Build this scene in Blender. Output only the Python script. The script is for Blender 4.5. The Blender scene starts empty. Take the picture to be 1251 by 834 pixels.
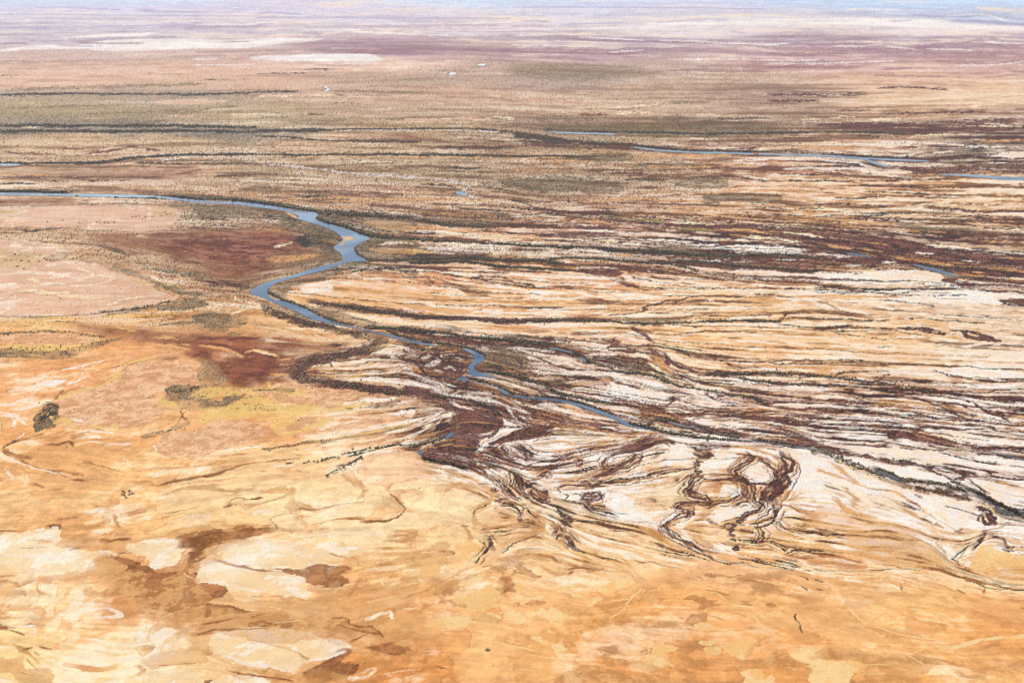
# Outback channel country from the air: one plain, its rivers, scrub, air and light.
import math, time
import numpy as np

# ---- what lies where on the plain, traced strip by strip (tile origin x, y, scale) ----
TILES = {
 'a1': (0, 200, 5), 'a2': (250, 200, 5), 'a3': (500, 200, 5), 'a4': (750, 200, 5), 'a5': (1001, 200, 5),
 'b1': (0, 350, 5), 'b2': (250, 350, 5), 'b3': (500, 350, 5), 'b4': (750, 350, 5), 'b5': (1001, 350, 5),
 'c1': (0, 500, 5), 'c2': (250, 500, 5), 'c3': (500, 500, 5), 'c4': (750, 500, 5), 'c5': (1001, 500, 5),
 'd1': (0, 667, 5), 'd2': (250, 667, 5), 'd3': (500, 667, 5), 'd4': (750, 667, 5), 'd5': (1001, 667, 5),
 'f1': (0, 0, 4), 'f2': (313, 0, 4), 'f3': (626, 0, 4), 'f4': (938, 0, 4),
 'g1': (0, 100, 4), 'g2': (313, 100, 4), 'g3': (626, 100, 4), 'g4': (938, 100, 4),
  'e1': (0, 200, 5), 'h1': (0, 200, 5), 'x': (0, 0, 1),
}
# tile | strokes "K width x y x y ..."; patches "pK feather x y ..."   (K = soil letter)
SOIL = '''
f1
V6 170 37 300 37 600 50
V10 670 48 760 52
V6 700 55 1020 60
V6 0 72 300 72 600 76 900 78 1251 80
W6 0 103 250 100 480 106
V8 0 136 200 132 420 132 700 126 1000 122
W4 600 122 720 121
W6 950 121 1251 119
pW3 290 186 480 172 740 160 755 163 690 176 500 182
pW4 0 246 100 228 250 220 350 228 500 200 700 190 900 190 1100 196 1251 192 1251 232 1000 236 700 248 480 246 400 240 150 244 0 252
K10 380 208 500 212 700 212
K6 1090 205 1220 204
L5 340 228 500 226
K8 0 218 80 212 140 216
W5 940 292 1060 288
W6 960 316 1251 316
g6 0 300 200 302 400 298
g5 30 336 200 338
D4 0 367 150 367
g6 400 374 600 374
D6 1010 390 1050 389
g6 700 360 900 362
f2
V12 0 68 60 62 230 70
V8 0 80 200 86
V7 0 90 400 88 900 90 1251 92
L9 240 132 600 126 900 122
W6 0 112 100 108
W7 220 148 500 146
W6 520 118 800 118 1251 110
W6 850 134 1251 134
W7 480 155 600 160 800 170 1000 178
pW6 0 192 200 186 330 190 250 205 130 215 0 228
pK14 150 215 400 205 700 195 860 192 1050 208 1251 208 1251 290 1000 258 800 256 600 254 440 262 300 240
k10 470 250 600 248 800 242 1000 242 1251 252
pW6 0 275 200 268 420 262 560 268 620 295 500 300 250 300 0 292
W5 350 312 600 312
g8 200 302 280 304
D6 240 338 350 338
D5 0 360 240 358
g8 400 405 600 395 800 385
D4 850 345 970 352
g6 1000 380 1251 370
f3
W6 820 28 1060 26
V5 0 36 300 36 600 38 900 40 1251 46
k6 50 103 180 106
W8 300 108 450 102 600 100
W7 560 86 830 88
V7 240 122 400 116 540 112
V6 700 112 830 102 900 98
W12 0 138 200 140 500 138 700 132 1000 125
pW10 700 112 1000 104 1251 92 1251 130 1000 128 700 120
W7 0 175 170 172
k10 240 186 400 198 600 202 800 205 1000 210 1251 232
W6 330 180 640 198
W8 720 198 900 202 1050 212 1251 216
W5 0 220 380 228
k8 0 255 200 258 380 262 550 264
W6 480 256 640 246
W6 860 292 1000 290 1251 294
K10 760 346 900 342 1000 350 1251 350
pG30 0 320 200 310 440 325 700 345 700 365 440 390 200 385 0 370
f4
W10 380 46 520 46 660 50
V10 700 72 860 84
V7 250 64 520 68
W8 880 76 1050 72 1160 100
V8 900 84 1000 82
pW10 0 92 200 95 460 88 760 92 880 102 1000 120 1251 132 1251 148 900 140 500 126 200 118 0 122
V8 600 106 700 102
V16 900 104 1050 108 1251 122
k6 60 178 130 178
W8 0 220 100 212
k14 200 220 400 216 540 220
W7 330 226 460 226 560 216
W8 580 226 740 244
k20 0 236 200 242 500 246 800 252 1251 258
k16 700 234 900 214 1060 216 1251 228
W9 1060 205 1251 214
W6 780 240 1000 244
K16 0 266 400 268
W6 0 310 280 312 430 304 640 298
K16 0 330 300 330 440 330
k9 820 302 900 304 1050 310 1120 310 1251 298
W6 880 318 1060 320 1140 314 1251 300
K10 560 338 700 336
K10 500 366 700 372 880 376
W7 0 295 250 294
g1
G16 60 36 200 34 400 28 700 18 1000 12
D8 0 66 120 62 300 58 480 58
D7 480 60 800 60 960 62 1251 52
G10 0 130 300 120 600 116
G8 420 162 560 154 720 150 880 142
G10 550 196 680 200 820 190
G8 900 150 1050 128 1160 120
pP6 760 95 900 85 1080 88 1130 92 1000 108 800 108
P8 820 168 1000 172
c8 1130 162 1251 160
c6 100 226 180 224
D13 0 214 180 212 320 216 520 214 780 214 1000 218 1251 222
D13 0 240 200 240 420 242 700 242 950 240 1251 246
G12 0 255 200 252
R9 300 325 400 328
R11 420 348 560 332 640 318 700 325 780 336
R8 20 344 130 350 250 352
D10 0 400 250 398 500 392 640 372 800 360 1000 356 1251 354
G10 600 380 800 382 1000 385 1251 386
G10 650 395 800 400 1000 402 1251 400
W6 780 378 920 374
g2
D8 0 48 130 48 210 48
G8 380 46 520 46 640 50 900 54
K8 470 66 660 70
G6 360 104 520 100
c10 230 66 380 68
c6 0 70 200 66
G8 380 60 440 70
c10 0 160 150 158
G5 0 100 200 96
G10 0 174 160 172
R8 250 160 340 158
P6 350 158 500 160
G8 640 182 760 176 900 178 1000 186
pP5 720 182 900 172 1100 176 1160 182 1000 190 800 190
c8 1150 172 1251 176
D12 0 242 150 238 380 236
D5 380 234 800 232 1000 230 1180 236
c5 100 249 180 249
N5 390 239 600 238 800 239
N5 920 241 1100 240 1200 244
D12 1200 242 1251 246
pc6 200 268 380 258 560 252 500 262 330 270
pR5 640 262 730 254 790 268 860 280 750 276
D6 0 265 150 270 300 285 480 292 800 294
G8 900 260 1000 262 1200 266
R8 1020 278 1080 280
R10 1130 288 1251 292
m20 900 320 1251 320
R6 580 346 680 350
D9 0 355 300 356 600 354 840 356 1040 358 1251 362
O6 180 366 500 364 900 366 1150 374
G6 0 400 140 406
c4 40 406 130 410
G5 400 404 560 398 800 394
m10 440 282 600 286 800 290
g3
G8 120 162 300 170
R8 320 162 470 160
c8 520 152 680 150
P10 640 162 860 160 1100 166
P8 0 90 200 96 400 100
c6 300 126 560 122 720 108
G12 760 100 860 98 960 98
M9 980 180 1251 178
pG24 200 205 500 200 900 210 1251 215 1251 265 1000 270 560 265 200 240
D6 160 240 300 246 500 246 560 244
D8 540 246 700 246 900 252 1251 252
m24 60 300 200 310 400 316 600 322 800 326
pD8 0 240 100 250 200 268 300 290 500 300 600 310 450 310 250 300 100 285 0 262
D7 560 305 720 322 880 336 1251 344
R6 0 290 200 296
D8 0 362 200 364 420 366
pG14 260 372 420 352 560 345 600 370 520 390 300 392
O9 560 366 700 358 900 364 1050 360
O7 0 372 250 372
O8 60 400 250 386 380 392
pG14 560 410 720 395 900 390 1020 370 1100 375 1000 400 800 416
W8 1080 384 1251 378
W6 1100 396 1251 404
O6 900 398 1060 396
c6 920 350 1251 330
R8 1050 330 1200 326
g4
m14 0 62 300 62 480 60
m12 0 92 250 94
R8 540 30 700 28 880 38
m12 560 160 800 150 1050 146
m8 350 140 500 140
c6 160 184 250 182
c8 310 176 440 172
c9 500 184 640 182
m28 200 210 400 212 700 210 1000 196 1251 190
D8 0 246 200 246 380 244 560 248 660 256
D6 440 264 640 270
m18 700 240 900 230 1251 225
c7 720 264 900 254
c10 900 220 1251 214
W8 540 296 800 300 1000 314 1150 318
c10 160 302 350 296
O12 0 322 250 320 450 330
W10 640 362 720 356
W9 810 350 900 340
O10 1000 290 1251 286
pW6 1060 362 1120 352 1251 344 1251 366 1150 370
G12 760 372 900 352 1040 350
D6 620 374 760 360
W7 60 378 180 380
W8 250 380 400 392 500 412
D5 300 352 440 362 620 372
G12 800 390 1000 400 1251 405
O10 0 390 60 394
W10 620 398 700 400
a1
pR24 60 62 300 50 480 48 700 55 950 52 1170 56 1100 76 700 88 300 80
b16 0 60 200 70 400 80
R8 120 166 240 160 320 160
G10 360 174 440 168 560 166
D5 200 104 400 106 600 104 800 106
D9 0 122 160 120 240 124
pR8 0 214 200 222 400 228 420 238 250 246 0 246
G12 0 260 200 258 440 252
G10 500 232 560 222
pG20 440 240 700 232 1000 232 1249 240 1249 260 1000 260 700 252 480 258
pP10 0 288 60 275 150 270 400 262 700 255 950 262 1060 280 1100 310 1080 350 1060 370 1000 395 830 410 600 400 300 380 150 368 100 345 0 335
pU10 930 285 980 262 1030 270 1075 300 1020 325 940 325
pU10 0 285 80 280 140 290 120 320 40 330 0 320
D10 140 412 190 414 260 404
D10 280 398 340 396 420 394
g12 400 400 600 408 720 405
G30 560 490 680 520 780 560
G30 700 640 900 700 1100 780 1249 800
G30 900 640 1100 660 1249 700
pP12 0 452 200 484 400 515 440 540 330 590 420 596 620 622 720 670 850 720 960 765 1060 800 1090 820 1000 832 870 862 700 892 560 912 300 922 0 926
pU14 0 542 150 538 270 568 290 590 230 604 170 640 100 640 0 612
pg12 290 560 400 525 450 540 400 580 320 590
U14 430 575 490 555
U16 780 590 870 600
U12 1050 830 900 745 800 700 720 650
U10 640 540 760 560
U9 840 445 900 447
U20 860 560 1040 575
U20 900 700 1060 735
U8 920 605 960 608
c9 170 706 230 716
c8 480 640 560 660 590 690
c6 620 690 700 685
c5 610 745 700 740
c10 0 730 30 745
c6 320 695 400 685
a2
N8 380 5 560 20 720 38 860 55 1000 65 1249 82
G10 340 100 450 98
G12 500 78 620 80
R10 60 78 200 72 300 72
b14 100 184 400 186 600 188
O8 500 212 760 208 1000 210 1249 226
b12 740 132 860 128
O12 700 232 900 226 1200 240
D10 560 196 700 196
G14 500 190 800 200
pG30 0 250 300 268 480 300 570 345 720 390 820 440 790 500 840 570 600 660 400 715 250 760 230 740 300 690 600 640 720 570 690 480 560 470 640 420 480 360 300 330 0 330
D9 350 315 450 325 560 345
D8 0 340 140 345
U8 480 292 560 325
pD10 570 440 640 430 700 440 720 470 620 485 580 470
pU6 280 735 360 705 480 675 620 640 620 648 400 712 300 745
c6 600 655 700 628 780 610
pb16 310 375 460 385 600 415 450 440 300 420 260 395
U8 320 400 360 375
c8 430 505 540 484
O12 400 600 560 590 700 560
b14 560 580 720 560
pG24 690 310 850 310 1000 325 1249 330 1249 440 1050 450 900 390 780 370 690 345
pO16 980 360 1100 352 1249 375 1249 412 1120 410 1030 385
pG20 920 520 960 480 1040 450 1249 450 1249 600 1000 590 940 560
pO12 1010 520 1100 515 1249 520 1249 560 1080 556
c10 1060 492 1180 480 1249 484
pG24 390 760 560 690 720 650 860 605 960 590 1080 620 1249 640 1249 690 1000 640 880 650 760 700 640 715 540 760 500 800 520 834 420 800
D9 800 680 920 660 1080 640 1249 640
pO14 520 800 560 760 640 730 900 720 1249 720 1249 834 560 834
pW14 560 770 640 735 760 730 780 770 640 790
W14 880 665 960 690
W14 720 722 900 730
c12 1090 645 1200 670 1249 690
b5 740 740 850 770 1000 785 1200 790
a3
D10 250 22 350 30 440 20
O7 600 38 900 42
pG24 560 105 900 80 1249 110 1249 180 900 170 700 160
D9 470 150 560 155 640 170
c8 390 122 440 140
D9 900 224 1040 228
O8 1060 225 1249 222
m16 60 130 200 130 280 140
N8 0 84 130 94 230 102 300 110 345 122 372 138 360 150 322 168
N6 340 190 430 208
O14 0 215 200 222 340 225 540 228
O12 0 175 120 178
pG18 0 320 300 300 600 300 600 380 300 370 0 345
c10 640 322 820 318 940 330
c9 860 258 1060 268
b12 480 240 560 250
m22 700 260 900 290 1100 300 1249 305
m10 620 215 760 260
v8 1160 312 1249 318
m20 600 378 900 385 1249 392
m12 820 440 1100 430 1249 430
O16 0 385 200 400 460 420 640 440 820 458
c14 150 430 320 432 480 445 700 462
O12 640 345 960 335 1249 370
W9 880 434 1080 434
W14 1080 408 1249 418
c8 880 480 980 484
c8 960 460 1249 470
D16 0 453 150 465 300 475 500 485 700 497 900 505 1249 516
m14 0 425 180 425
W14 100 505 240 525 420 535 600 540
O10 0 530 160 540
W10 400 515 580 520
W16 960 530 1100 535 1249 548
m20 640 520 850 530
c12 280 560 640 545 900 552
m18 0 560 250 558 500 558
D17 0 580 200 578 400 580 600 586 800 592 940 612
D14 850 580 1000 574 1249 586
D13 0 602 200 598 400 605 600 628 800 640 960 652
m14 960 620 1249 625
O9 1040 605 1249 608
W12 1040 630 1249 640
pm12 960 640 1249 650 1249 690 1100 670
m12 0 620 200 650 400 660 600 670
m7 380 690 540 690 640 720 780 750
W14 380 640 440 640 560 670
m9 0 690 100 695 220 720 360 760
m7 110 700 140 730
G20 220 735 330 750 400 750
O12 60 660 200 680 380 700
m7 20 655 180 665 360 690 500 720
W12 0 745 60 768
W12 100 762 260 760 320 795
W14 640 770 690 785
pW8 715 785 780 775 930 790 980 800 870 805 730 800
W11 990 785 1080 800 1180 815
W14 760 745 960 735 1249 735
W12 900 690 1249 700
b6 740 735 960 760 1060 770 1160 800
b5 700 790 740 770 720 740
a4
m14 0 60 200 60
O7 200 18 400 22 600 24
pG26 400 90 640 90 700 130 560 150 360 120
G9 60 100 320 100
G8 0 150 220 155
O8 140 168 340 170
b5 290 190 370 150
m12 500 82 700 78 860 96
M7 840 95 1000 104 1249 108
c9 620 105 780 110
O8 720 10 860 6
W6 700 84 780 82
c9 1050 92 1249 98
W12 1040 34 1249 24
m12 1000 60 1249 66
O14 640 170 840 160 1040 165 1249 175
O9 460 176 640 176
O10 0 215 200 218 560 226
D4 0 236 260 238
pG20 560 190 760 180 1000 190 1000 240 760 230 560 240
D8 860 262 980 268 1090 285
D5 1100 272 1249 270
O8 300 258 520 274 660 282
O7 640 250 1000 252
O12 1140 320 1249 330
pO6 540 320 620 310 760 320 900 340 1030 370 980 374 840 364 700 364 560 350
M5 640 310 800 318 960 335
v12 0 322 100 332
v16 120 345 200 344 290 352
W5 180 366 300 370
m16 0 335 120 355 340 370 620 378 900 372
G9 640 372 820 374 1040 380 1160 390 1249 394
pm14 0 360 200 376 400 385 700 420 900 440 1100 470 1249 540 1249 400 1100 390 900 380 600 372 300 365
v9 320 396 460 402 600 412
O9 640 402 820 408 960 430
c9 1050 415 1249 450
c10 800 445 1000 460 1150 480
W12 0 425 180 430 330 435 470 438
pW14 150 470 300 460 480 480 640 490 560 510 340 490
pW8 560 530 700 500 900 490 1120 505 1190 520 1140 545 1249 552 1000 550 780 545 650 520
W6 400 455 640 470
m5 730 530 850 528
M6 720 545 860 530
G50 200 500 400 520 560 530
D15 0 520 200 535 400 545 600 562 700 566 850 555 1000 556 1249 576
pm10 340 560 640 580 900 565 1249 580 1249 655 1000 650 700 640 420 615 340 590
W5 1000 592 1160 590
W5 550 595 650 598
O10 0 548 100 564
D13 0 590 200 602 330 608
D11 330 608 420 625 520 655
pG14 520 650 640 670 740 690 800 720 640 700 540 670
D10 380 592 550 600 680 615 900 630 1100 640 1249 650
m30 0 630 200 650 320 655
W7 180 652 250 655
m12 700 690 860 700 1000 715 1249 730
m14 600 660 760 680 1000 690 1249 700
W20 700 660 860 655 1000 670 1249 690
W8 800 680 960 685
pm10 0 690 60 700 130 735 160 760 100 755 40 735 0 720
W20 60 690 160 705 320 730
W16 340 715 480 725 650 745
W10 170 735 300 735
m7 130 750 300 760 480 768
m6 100 690 260 720 400 745 640 755
W10 0 740 20 720
c12 180 745 420 770 620 780 860 780
W10 0 790 200 800 300 820
m7 360 830 480 815 560 808
W10 560 828 600 828
m5 860 740 1060 760 1249 770
m5 740 712 900 725 1100 740
a5
pm16 0 60 200 70 500 62 560 40 460 20 700 20 1000 0 1249 0 1249 60 1000 60 760 62 900 68
m9 0 104 300 105 600 98 840 95
W16 0 40 200 30 360 50
W12 380 70 560 80
W20 1000 105 1140 110 1249 112
m7 500 132 800 148 1000 134
m8 280 168 560 182 860 188
m7 600 200 840 210
W6 260 165 340 172
m9 0 246 200 248 420 256 600 252
c8 560 256 680 246 800 236
m20 640 262 860 280 1000 290 1249 300
m16 920 320 1100 340 1249 345
m7 260 130 400 140 700 150
m6 100 210 400 205
c7 860 245 1060 250 1249 258
G14 200 318 320 322 420 300 560 298 820 300
D10 250 320 340 315 400 300
G9 100 285 280 270
G9 400 355 560 338 760 342 880 330
m7 0 318 180 316 400 345 460 370
G22 440 365 600 385 700 402 960 400
D6 620 410 760 436 900 455 1040 470
G8 760 400 960 405 1100 415 1249 428
m7 200 380 480 386
G7 60 330 90 350
b6 850 460 880 455
b8 1000 470 1249 480
G6 700 320 860 325 1000 332
c6 0 275 200 285
pm14 0 400 100 400 300 430 520 470 700 510 1000 545 1249 570 1249 770 1100 720 860 660 600 600 300 560 100 520 0 470
M14 0 405 140 412 340 445 520 472
M16 520 475 620 495 760 520 960 540 1249 572
W9 620 495 800 500 1000 535 1249 556
W9 600 540 700 548
O8 0 438 110 460
O9 60 500 200 520
p20m 0 0
D9 0 500 160 530 320 560
M12 200 520 400 565 560 600 760 630 960 650 1249 690
W6 860 590 1000 605
pG10 400 580 520 590 640 620 760 650 860 680 960 690 900 700 760 680 600 640 480 606
D9 640 612 800 640 1000 640 1160 665 1249 690
W5 1030 690 1249 720
m20 900 700 1100 720 1249 750
c7 840 715 900 705
O6 940 665 1000 670
pm12 740 705 880 712 960 760 840 750
M12 860 730 1000 735 1249 770
m14 960 760 1100 780 1249 800
G14 840 690 1000 705 1150 720
W12 0 555 100 560 190 566
pM10 0 580 200 568 420 580 560 600 400 620 600 645 400 650 200 640 0 660
W6 160 620 250 620
W8 380 605 460 600
pW12 0 665 200 670 420 655 640 660 760 690 740 720 860 740 820 760 600 745 300 730 100 700 0 690
M7 0 705 180 712 400 720 560 712
W16 0 724 260 728 600 732
D10 0 740 200 755 420 762 700 765 900 760
M5 600 760 760 745
W9 0 775 300 775 640 780 1000 780
M6 0 768 240 780 420 785
pW10 500 810 900 785 1100 790 1249 810 1249 834 500 834
m5 400 800 700 805 900 800
O8 0 800 300 810
b1
c14 60 30 220 20 330 48 500 62 640 72
c9 200 20 240 40 420 35
c7 700 85 850 62 980 48
c6 0 15 100 0
c8 660 110 720 98
g10 100 35 200 40
G10 0 175 160 182 300 184 560 165
D8 560 165 700 148 860 130 1000 95 1060 85
pG14 640 170 760 145 900 120 1060 85 1180 70 1249 110 1100 140 900 150 760 165
b12 860 155 1000 125 1150 100
Y16 0 190 200 196 500 185
Y10 0 225 300 225
g12 80 240 190 240
b8 0 208 340 214 560 205
G8 300 210 480 220
Y9 660 180 860 180 1100 155
b9 780 165 960 175 1249 150
G14 940 240 1080 225 1249 210
Y8 700 235 900 220 1000 215
b8 560 230 760 235 880 215
pR20 460 225 600 245 720 270 780 300 700 300 600 270 500 245
Y9 700 245 820 270
G12 0 290 150 282 280 272 420 282 560 298 650 300
pQ8 0 305 120 292 300 282 440 292 580 310 610 322 520 340 420 358 200 352 0 345
Y8 620 320 540 345 440 358 250 360
Y16 0 362 200 365 420 372
pG10 0 360 100 380 280 385 440 375 520 350 640 325 740 310 720 335 600 370 480 410 400 440 300 440 120 430 0 415
Y14 100 375 280 385 400 380
Y14 480 380 560 380
Y10 180 415 260 430
b12 0 430 200 448 500 435 640 428
pR16 860 260 1000 290 1130 295 1249 300 1249 400 1100 380 980 350 860 330 800 300
O10 960 315 1070 315
O8 1100 350 1160 355
O6 1000 300 1100 330
b14 880 240 1000 270
pR10 960 430 1060 428 1080 440 1000 452
pR8 1150 405 1249 400 1249 440 1180 430
O10 900 345 1040 365 1150 380
Y9 360 690 480 640 600 605 700 550 760 515
Y30 680 555 750 520
b10 1000 440 860 455 740 480 640 505 520 530
G7 680 500 740 485 860 465
Y7 720 480 860 450 960 425
b8 200 510 300 512 400 490
G5 230 515 310 510
W8 380 510 500 480 640 445
W5 60 570 200 560 280 540
W5 560 485 620 450
pW10 230 600 330 560 400 570 340 600 250 615
W10 400 600 520 545
W8 60 635 240 615
W18 0 700 40 720 100 705 200 680
W16 70 745 150 745 240 725
W12 200 645 260 625
b22 400 540 560 520 640 520
b16 220 670 330 660 400 630
b8 120 640 160 610 210 595
b16 0 470 100 460
b12 0 530 60 525
B6 330 690 370 650 410 630
pQ14 350 690 480 640 640 590 760 510 900 460 1140 460 1210 480 1230 540 1200 590 1050 620 960 660 980 740 1000 780 920 820 800 834 420 834 360 760
W12 430 805 500 820
pG6 1010 632 1080 605 1200 600 1249 605 1249 612 1180 650 1120 690 1060 700 1010 680
pg8 1090 700 1130 680 1249 670 1249 760 1140 750 1090 740
Y26 980 720 1080 730
Y16 1200 650 1249 640
Y14 960 640 1000 690
b6 1060 834 1110 780 1140 760
pO6 1110 800 1200 770 1190 790 1120 815
pG6 190 834 240 750 300 710 360 730 340 760 330 834
D8 300 715 360 735
W10 0 740 60 775 100 800 160 800
W14 90 800 80 834
b2
pO18 120 190 260 140 440 160 600 210 760 250 1000 290 1030 310 960 350 700 400 600 400 560 320 300 300 120 270
pG30 0 150 160 180 260 190 240 270 120 270 0 250
G20 300 225 420 240
O12 250 215 330 170
O8 260 240 300 260
c12 400 190 500 180
c9 160 175 260 130
c7 180 60 220 90
b9 60 60 180 70
G16 360 150 420 130
c9 370 115 390 110
c10 540 250 780 270
b8 700 290 780 280
c8 660 290 800 330
c18 800 320 900 300 1020 290
c14 860 360 960 360 1020 320
c9 640 420 860 390
c9 520 540 560 490 620 440
pG14 350 90 440 110 560 155 650 205 760 235 900 260 1010 290 1020 310 900 290 780 265 640 235 520 200 400 160 350 130
D7 480 180 620 230 720 245
pG10 400 25 480 75 620 125 760 110 900 125 1060 150 1249 165 1249 190 1060 170 960 160 860 160 960 200 1080 230 1249 250 1249 262 1000 250 860 210 740 185 600 115 440 60
D8 640 90 780 110 960 130 1060 150 1249 170
D8 385 20 410 48 520 95 640 140 740 180 830 215
D9 980 245 1080 250 1249 258
D9 1110 268 1180 290 1249 310
c10 920 170 1000 190 1100 215 1249 235
c9 870 160 930 185
pR16 0 420 120 440 260 400 420 370 460 350 640 355 740 350 860 345 885 365 800 378 600 385 480 400 480 430 560 460 500 510 420 540 460 570 300 590 260 610 160 600 100 540 0 460
R20 0 320 200 310 360 325
R16 0 345 160 370 240 395
O9 260 395 340 390 440 430
O8 0 355 140 385 240 430
c7 300 390 420 420
O7 440 450 520 440
O10 420 535 520 545
M12 740 355 860 350
pG6 1040 310 1120 330 1100 370 1040 400 920 425 820 430 720 445 650 490 620 540 680 560 760 565 900 590 1050 610 1249 640 1249 668 1100 660 980 640 860 615 760 600 620 585 530 560 540 520 580 480 620 440 720 420 860 400 960 385 1020 350
Y6 990 380 1060 365 1120 345
pR6 640 520 700 515 770 555 700 560 650 545
pM6 760 560 900 575 1050 600 1249 620 1249 665 1100 650 960 625 820 600
W20 880 460 960 450 1060 440
W20 960 560 1100 560 1200 570
W20 1100 530 1200 500
W16 740 470 800 460
W16 860 500 900 510
b7 940 540 960 500 1040 460
b7 1100 560 1120 510 1249 480
m8 700 470 760 460 780 490
b6 840 560 1000 540
W16 1120 380 1220 370 1249 400
W14 1110 410 1180 440
G30 1180 400 1249 420
pg14 0 440 80 470 120 540 120 600 60 610 0 600
pG14 0 680 60 690 160 660 280 665 200 700 120 750 20 750 0 760
pG10 180 740 260 720 400 730 440 760 300 770 200 760
pY10 0 615 120 600 240 640 200 660 60 680 0 680
pQ8 200 625 320 625 460 590 640 590 820 605 940 650 900 670 780 730 700 730 600 710 460 710 360 660 260 650
pY6 220 622 330 612 520 610 640 640 560 660 400 645 260 640
pG6 310 625 440 615 540 625 540 640 440 640 340 634
pY24 0 770 160 720 260 660 360 670 460 710 700 735 880 715 1000 700 1000 720 880 750 700 760 500 760 260 790 0 834
Y9 380 590 420 620
pW8 860 715 1000 690 1170 680 1150 695 1000 710
pG8 880 740 1000 730 1160 705 1200 700 1120 735 960 745
pW10 1140 770 1249 740 1249 800 1160 790
b10 900 720 880 750 960 770 1180 760 1230 690
Y12 880 680 960 670
G8 860 610 900 625 980 635
Q20 700 800 860 790 1000 800
b3
b9 0 100 200 98 400 100 640 96
W10 0 90 160 92
O12 100 75 360 80
W16 360 165 460 150 560 155
b7 350 165 440 140 480 130
W16 60 150 0 140
W18 480 165 700 165 900 170
W10 720 140 1000 130 1200 120
B12 1040 178 1120 172 1180 170
b18 640 100 820 90 1060 95
W14 720 60 960 80 1100 60
D8 0 178 200 182 320 180
m30 0 185 200 188 400 195 600 208 800 208 1000 204 1249 206
D10 0 178 300 190 600 212 900 205 1249 210
W12 80 245 240 255 420 280
W12 360 268 560 275 640 295
c12 60 215 300 218 460 230
O12 600 240 900 260 1249 250
pc14 640 285 860 282 1000 295 960 320 760 310
W8 880 330 1060 340 1200 355
W12 1060 300 1249 298
pm14 940 300 1100 320 1249 320 1249 340 1100 345 960 325
G30 200 250 360 280
D15 0 266 150 276 300 300 450 314 600 322 720 342 880 352
v5 690 335 740 345
G20 560 295 720 310 860 340
pm16 0 270 200 295 450 330 700 350 900 365 1000 430 860 420 700 390 560 350 400 380 300 350 0 310
D8 0 322 150 342 260 354 340 372 400 392 460 418
pm14 0 340 100 355 300 370 380 410 360 500 300 560 200 600 100 560 40 500 0 430
W14 90 445 130 425
W16 120 480 160 465 200 440
W16 220 500 260 490 280 510
W12 160 510 190 520
W14 290 440 320 450
W12 180 430 260 410
O9 200 400 300 390
Y6 100 390 140 360
c7 110 370 150 360
v8 380 430 410 425
v8 390 475 420 470
m9 40 470 100 520 200 560 280 570
m9 200 380 180 420 240 470 300 500
W16 0 520 60 550
W24 60 560 130 580 200 610 240 630
W14 0 570 120 610 220 635
W9 220 590 290 615
W9 0 490 20 500
pG10 400 480 460 400 560 350 700 400 720 500 640 520 500 500 420 510
m10 480 400 600 420 680 450 690 500
b6 540 420 560 470 600 500
W18 600 370 700 380 860 390
W14 640 380 740 410 800 430
W16 740 475 860 470 940 475
W20 920 460 1000 470
D9 480 515 600 530 700 560 800 590 840 610
D9 840 605 880 635 960 660 1100 690 1249 715
D7 860 372 960 385 1030 412 1090 450 1150 475
c8 950 388 1000 400
c7 1040 430 1080 452
v6 1020 435 1050 432
pm14 880 380 960 370 1000 430 1100 470 1249 500 1249 450 1080 430
W9 1080 380 1249 385
W10 1080 410 1249 415
W9 1140 470 1249 505
m9 760 430 860 470 960 500 1100 510 1249 520
W20 760 520 860 530 1000 530 1249 540
W14 900 505 1100 515 1249 535
m9 880 580 1000 570 1100 555
G14 880 590 1000 575
c16 760 560 860 560
pW14 960 630 1060 610 1249 640 1249 700 1100 680 1000 660
O12 1000 600 1100 590
O12 1160 570 1249 580
pc8 490 555 560 555 700 590 800 640 820 670 760 665 680 620 600 610 540 590
m7 700 600 760 620 840 660
D9 360 560 440 575 520 600 580 625 630 655
v6 780 590 830 595
v5 840 655 860 660
W18 350 660 420 650 480 650
W16 360 690 440 680 520 670
c8 250 660 320 640
v6 180 660 220 670
m12 240 650 340 610
D7 120 660 260 680 400 700 480 730 550 780
v5 520 765 550 790
pm16 0 620 120 640 250 690 400 710 520 750 560 834 280 834 340 780 250 720 100 680 0 650
m12 540 690 660 740 800 780 1000 834
m9 560 650 700 690 860 700 960 715
W14 620 700 700 720
W20 720 720 880 740 1000 770
W14 800 720 960 720 1060 760
O12 860 700 1000 740 1080 790
W12 640 720 720 780
W10 600 740 680 834
W12 600 830 560 800
W14 900 800 1000 790 1100 800
pm12 0 610 100 620 200 660 280 700 360 740 300 770 200 740 100 700 0 660
c12 120 834 200 790 280 770
c9 0 834 60 800
W12 240 700 330 730 400 750
b4
m9 0 175 40 165 160 155 190 140 180 125 300 95 420 75 520 60
b8 190 140 320 150 480 148
b8 100 100 320 110
m7 300 200 420 185 500 172 640 178 960 176
G24 30 195 200 205 400 212
D12 0 208 120 224 300 225 550 210 750 208 900 212 1010 210
D9 560 212 860 208
m8 1000 215 1030 180 1070 160 1130 165
M12 1010 195 1120 188 1249 196
M11 1000 228 1120 240 1249 252
m7 440 230 520 245
m7 880 240 900 255
W9 120 180 280 170 480 160
W9 300 240 460 245
m6 200 285 380 290 520 272 700 272 880 276
b6 240 300 520 296
b14 820 70 1000 85 1100 100
b7 860 110 960 120
W8 700 195 960 185
W12 1060 100 1160 80 1249 100
W10 860 20 1100 40 1249 40
m6 860 40 1000 55 1100 65
m5 140 15 320 20
m6 500 12 800 10 1100 8
W6 560 80 600 82
W10 0 70 260 72
W8 640 125 860 130
m14 110 240 150 275 200 310 240 340
b24 0 280 80 265 120 255
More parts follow.
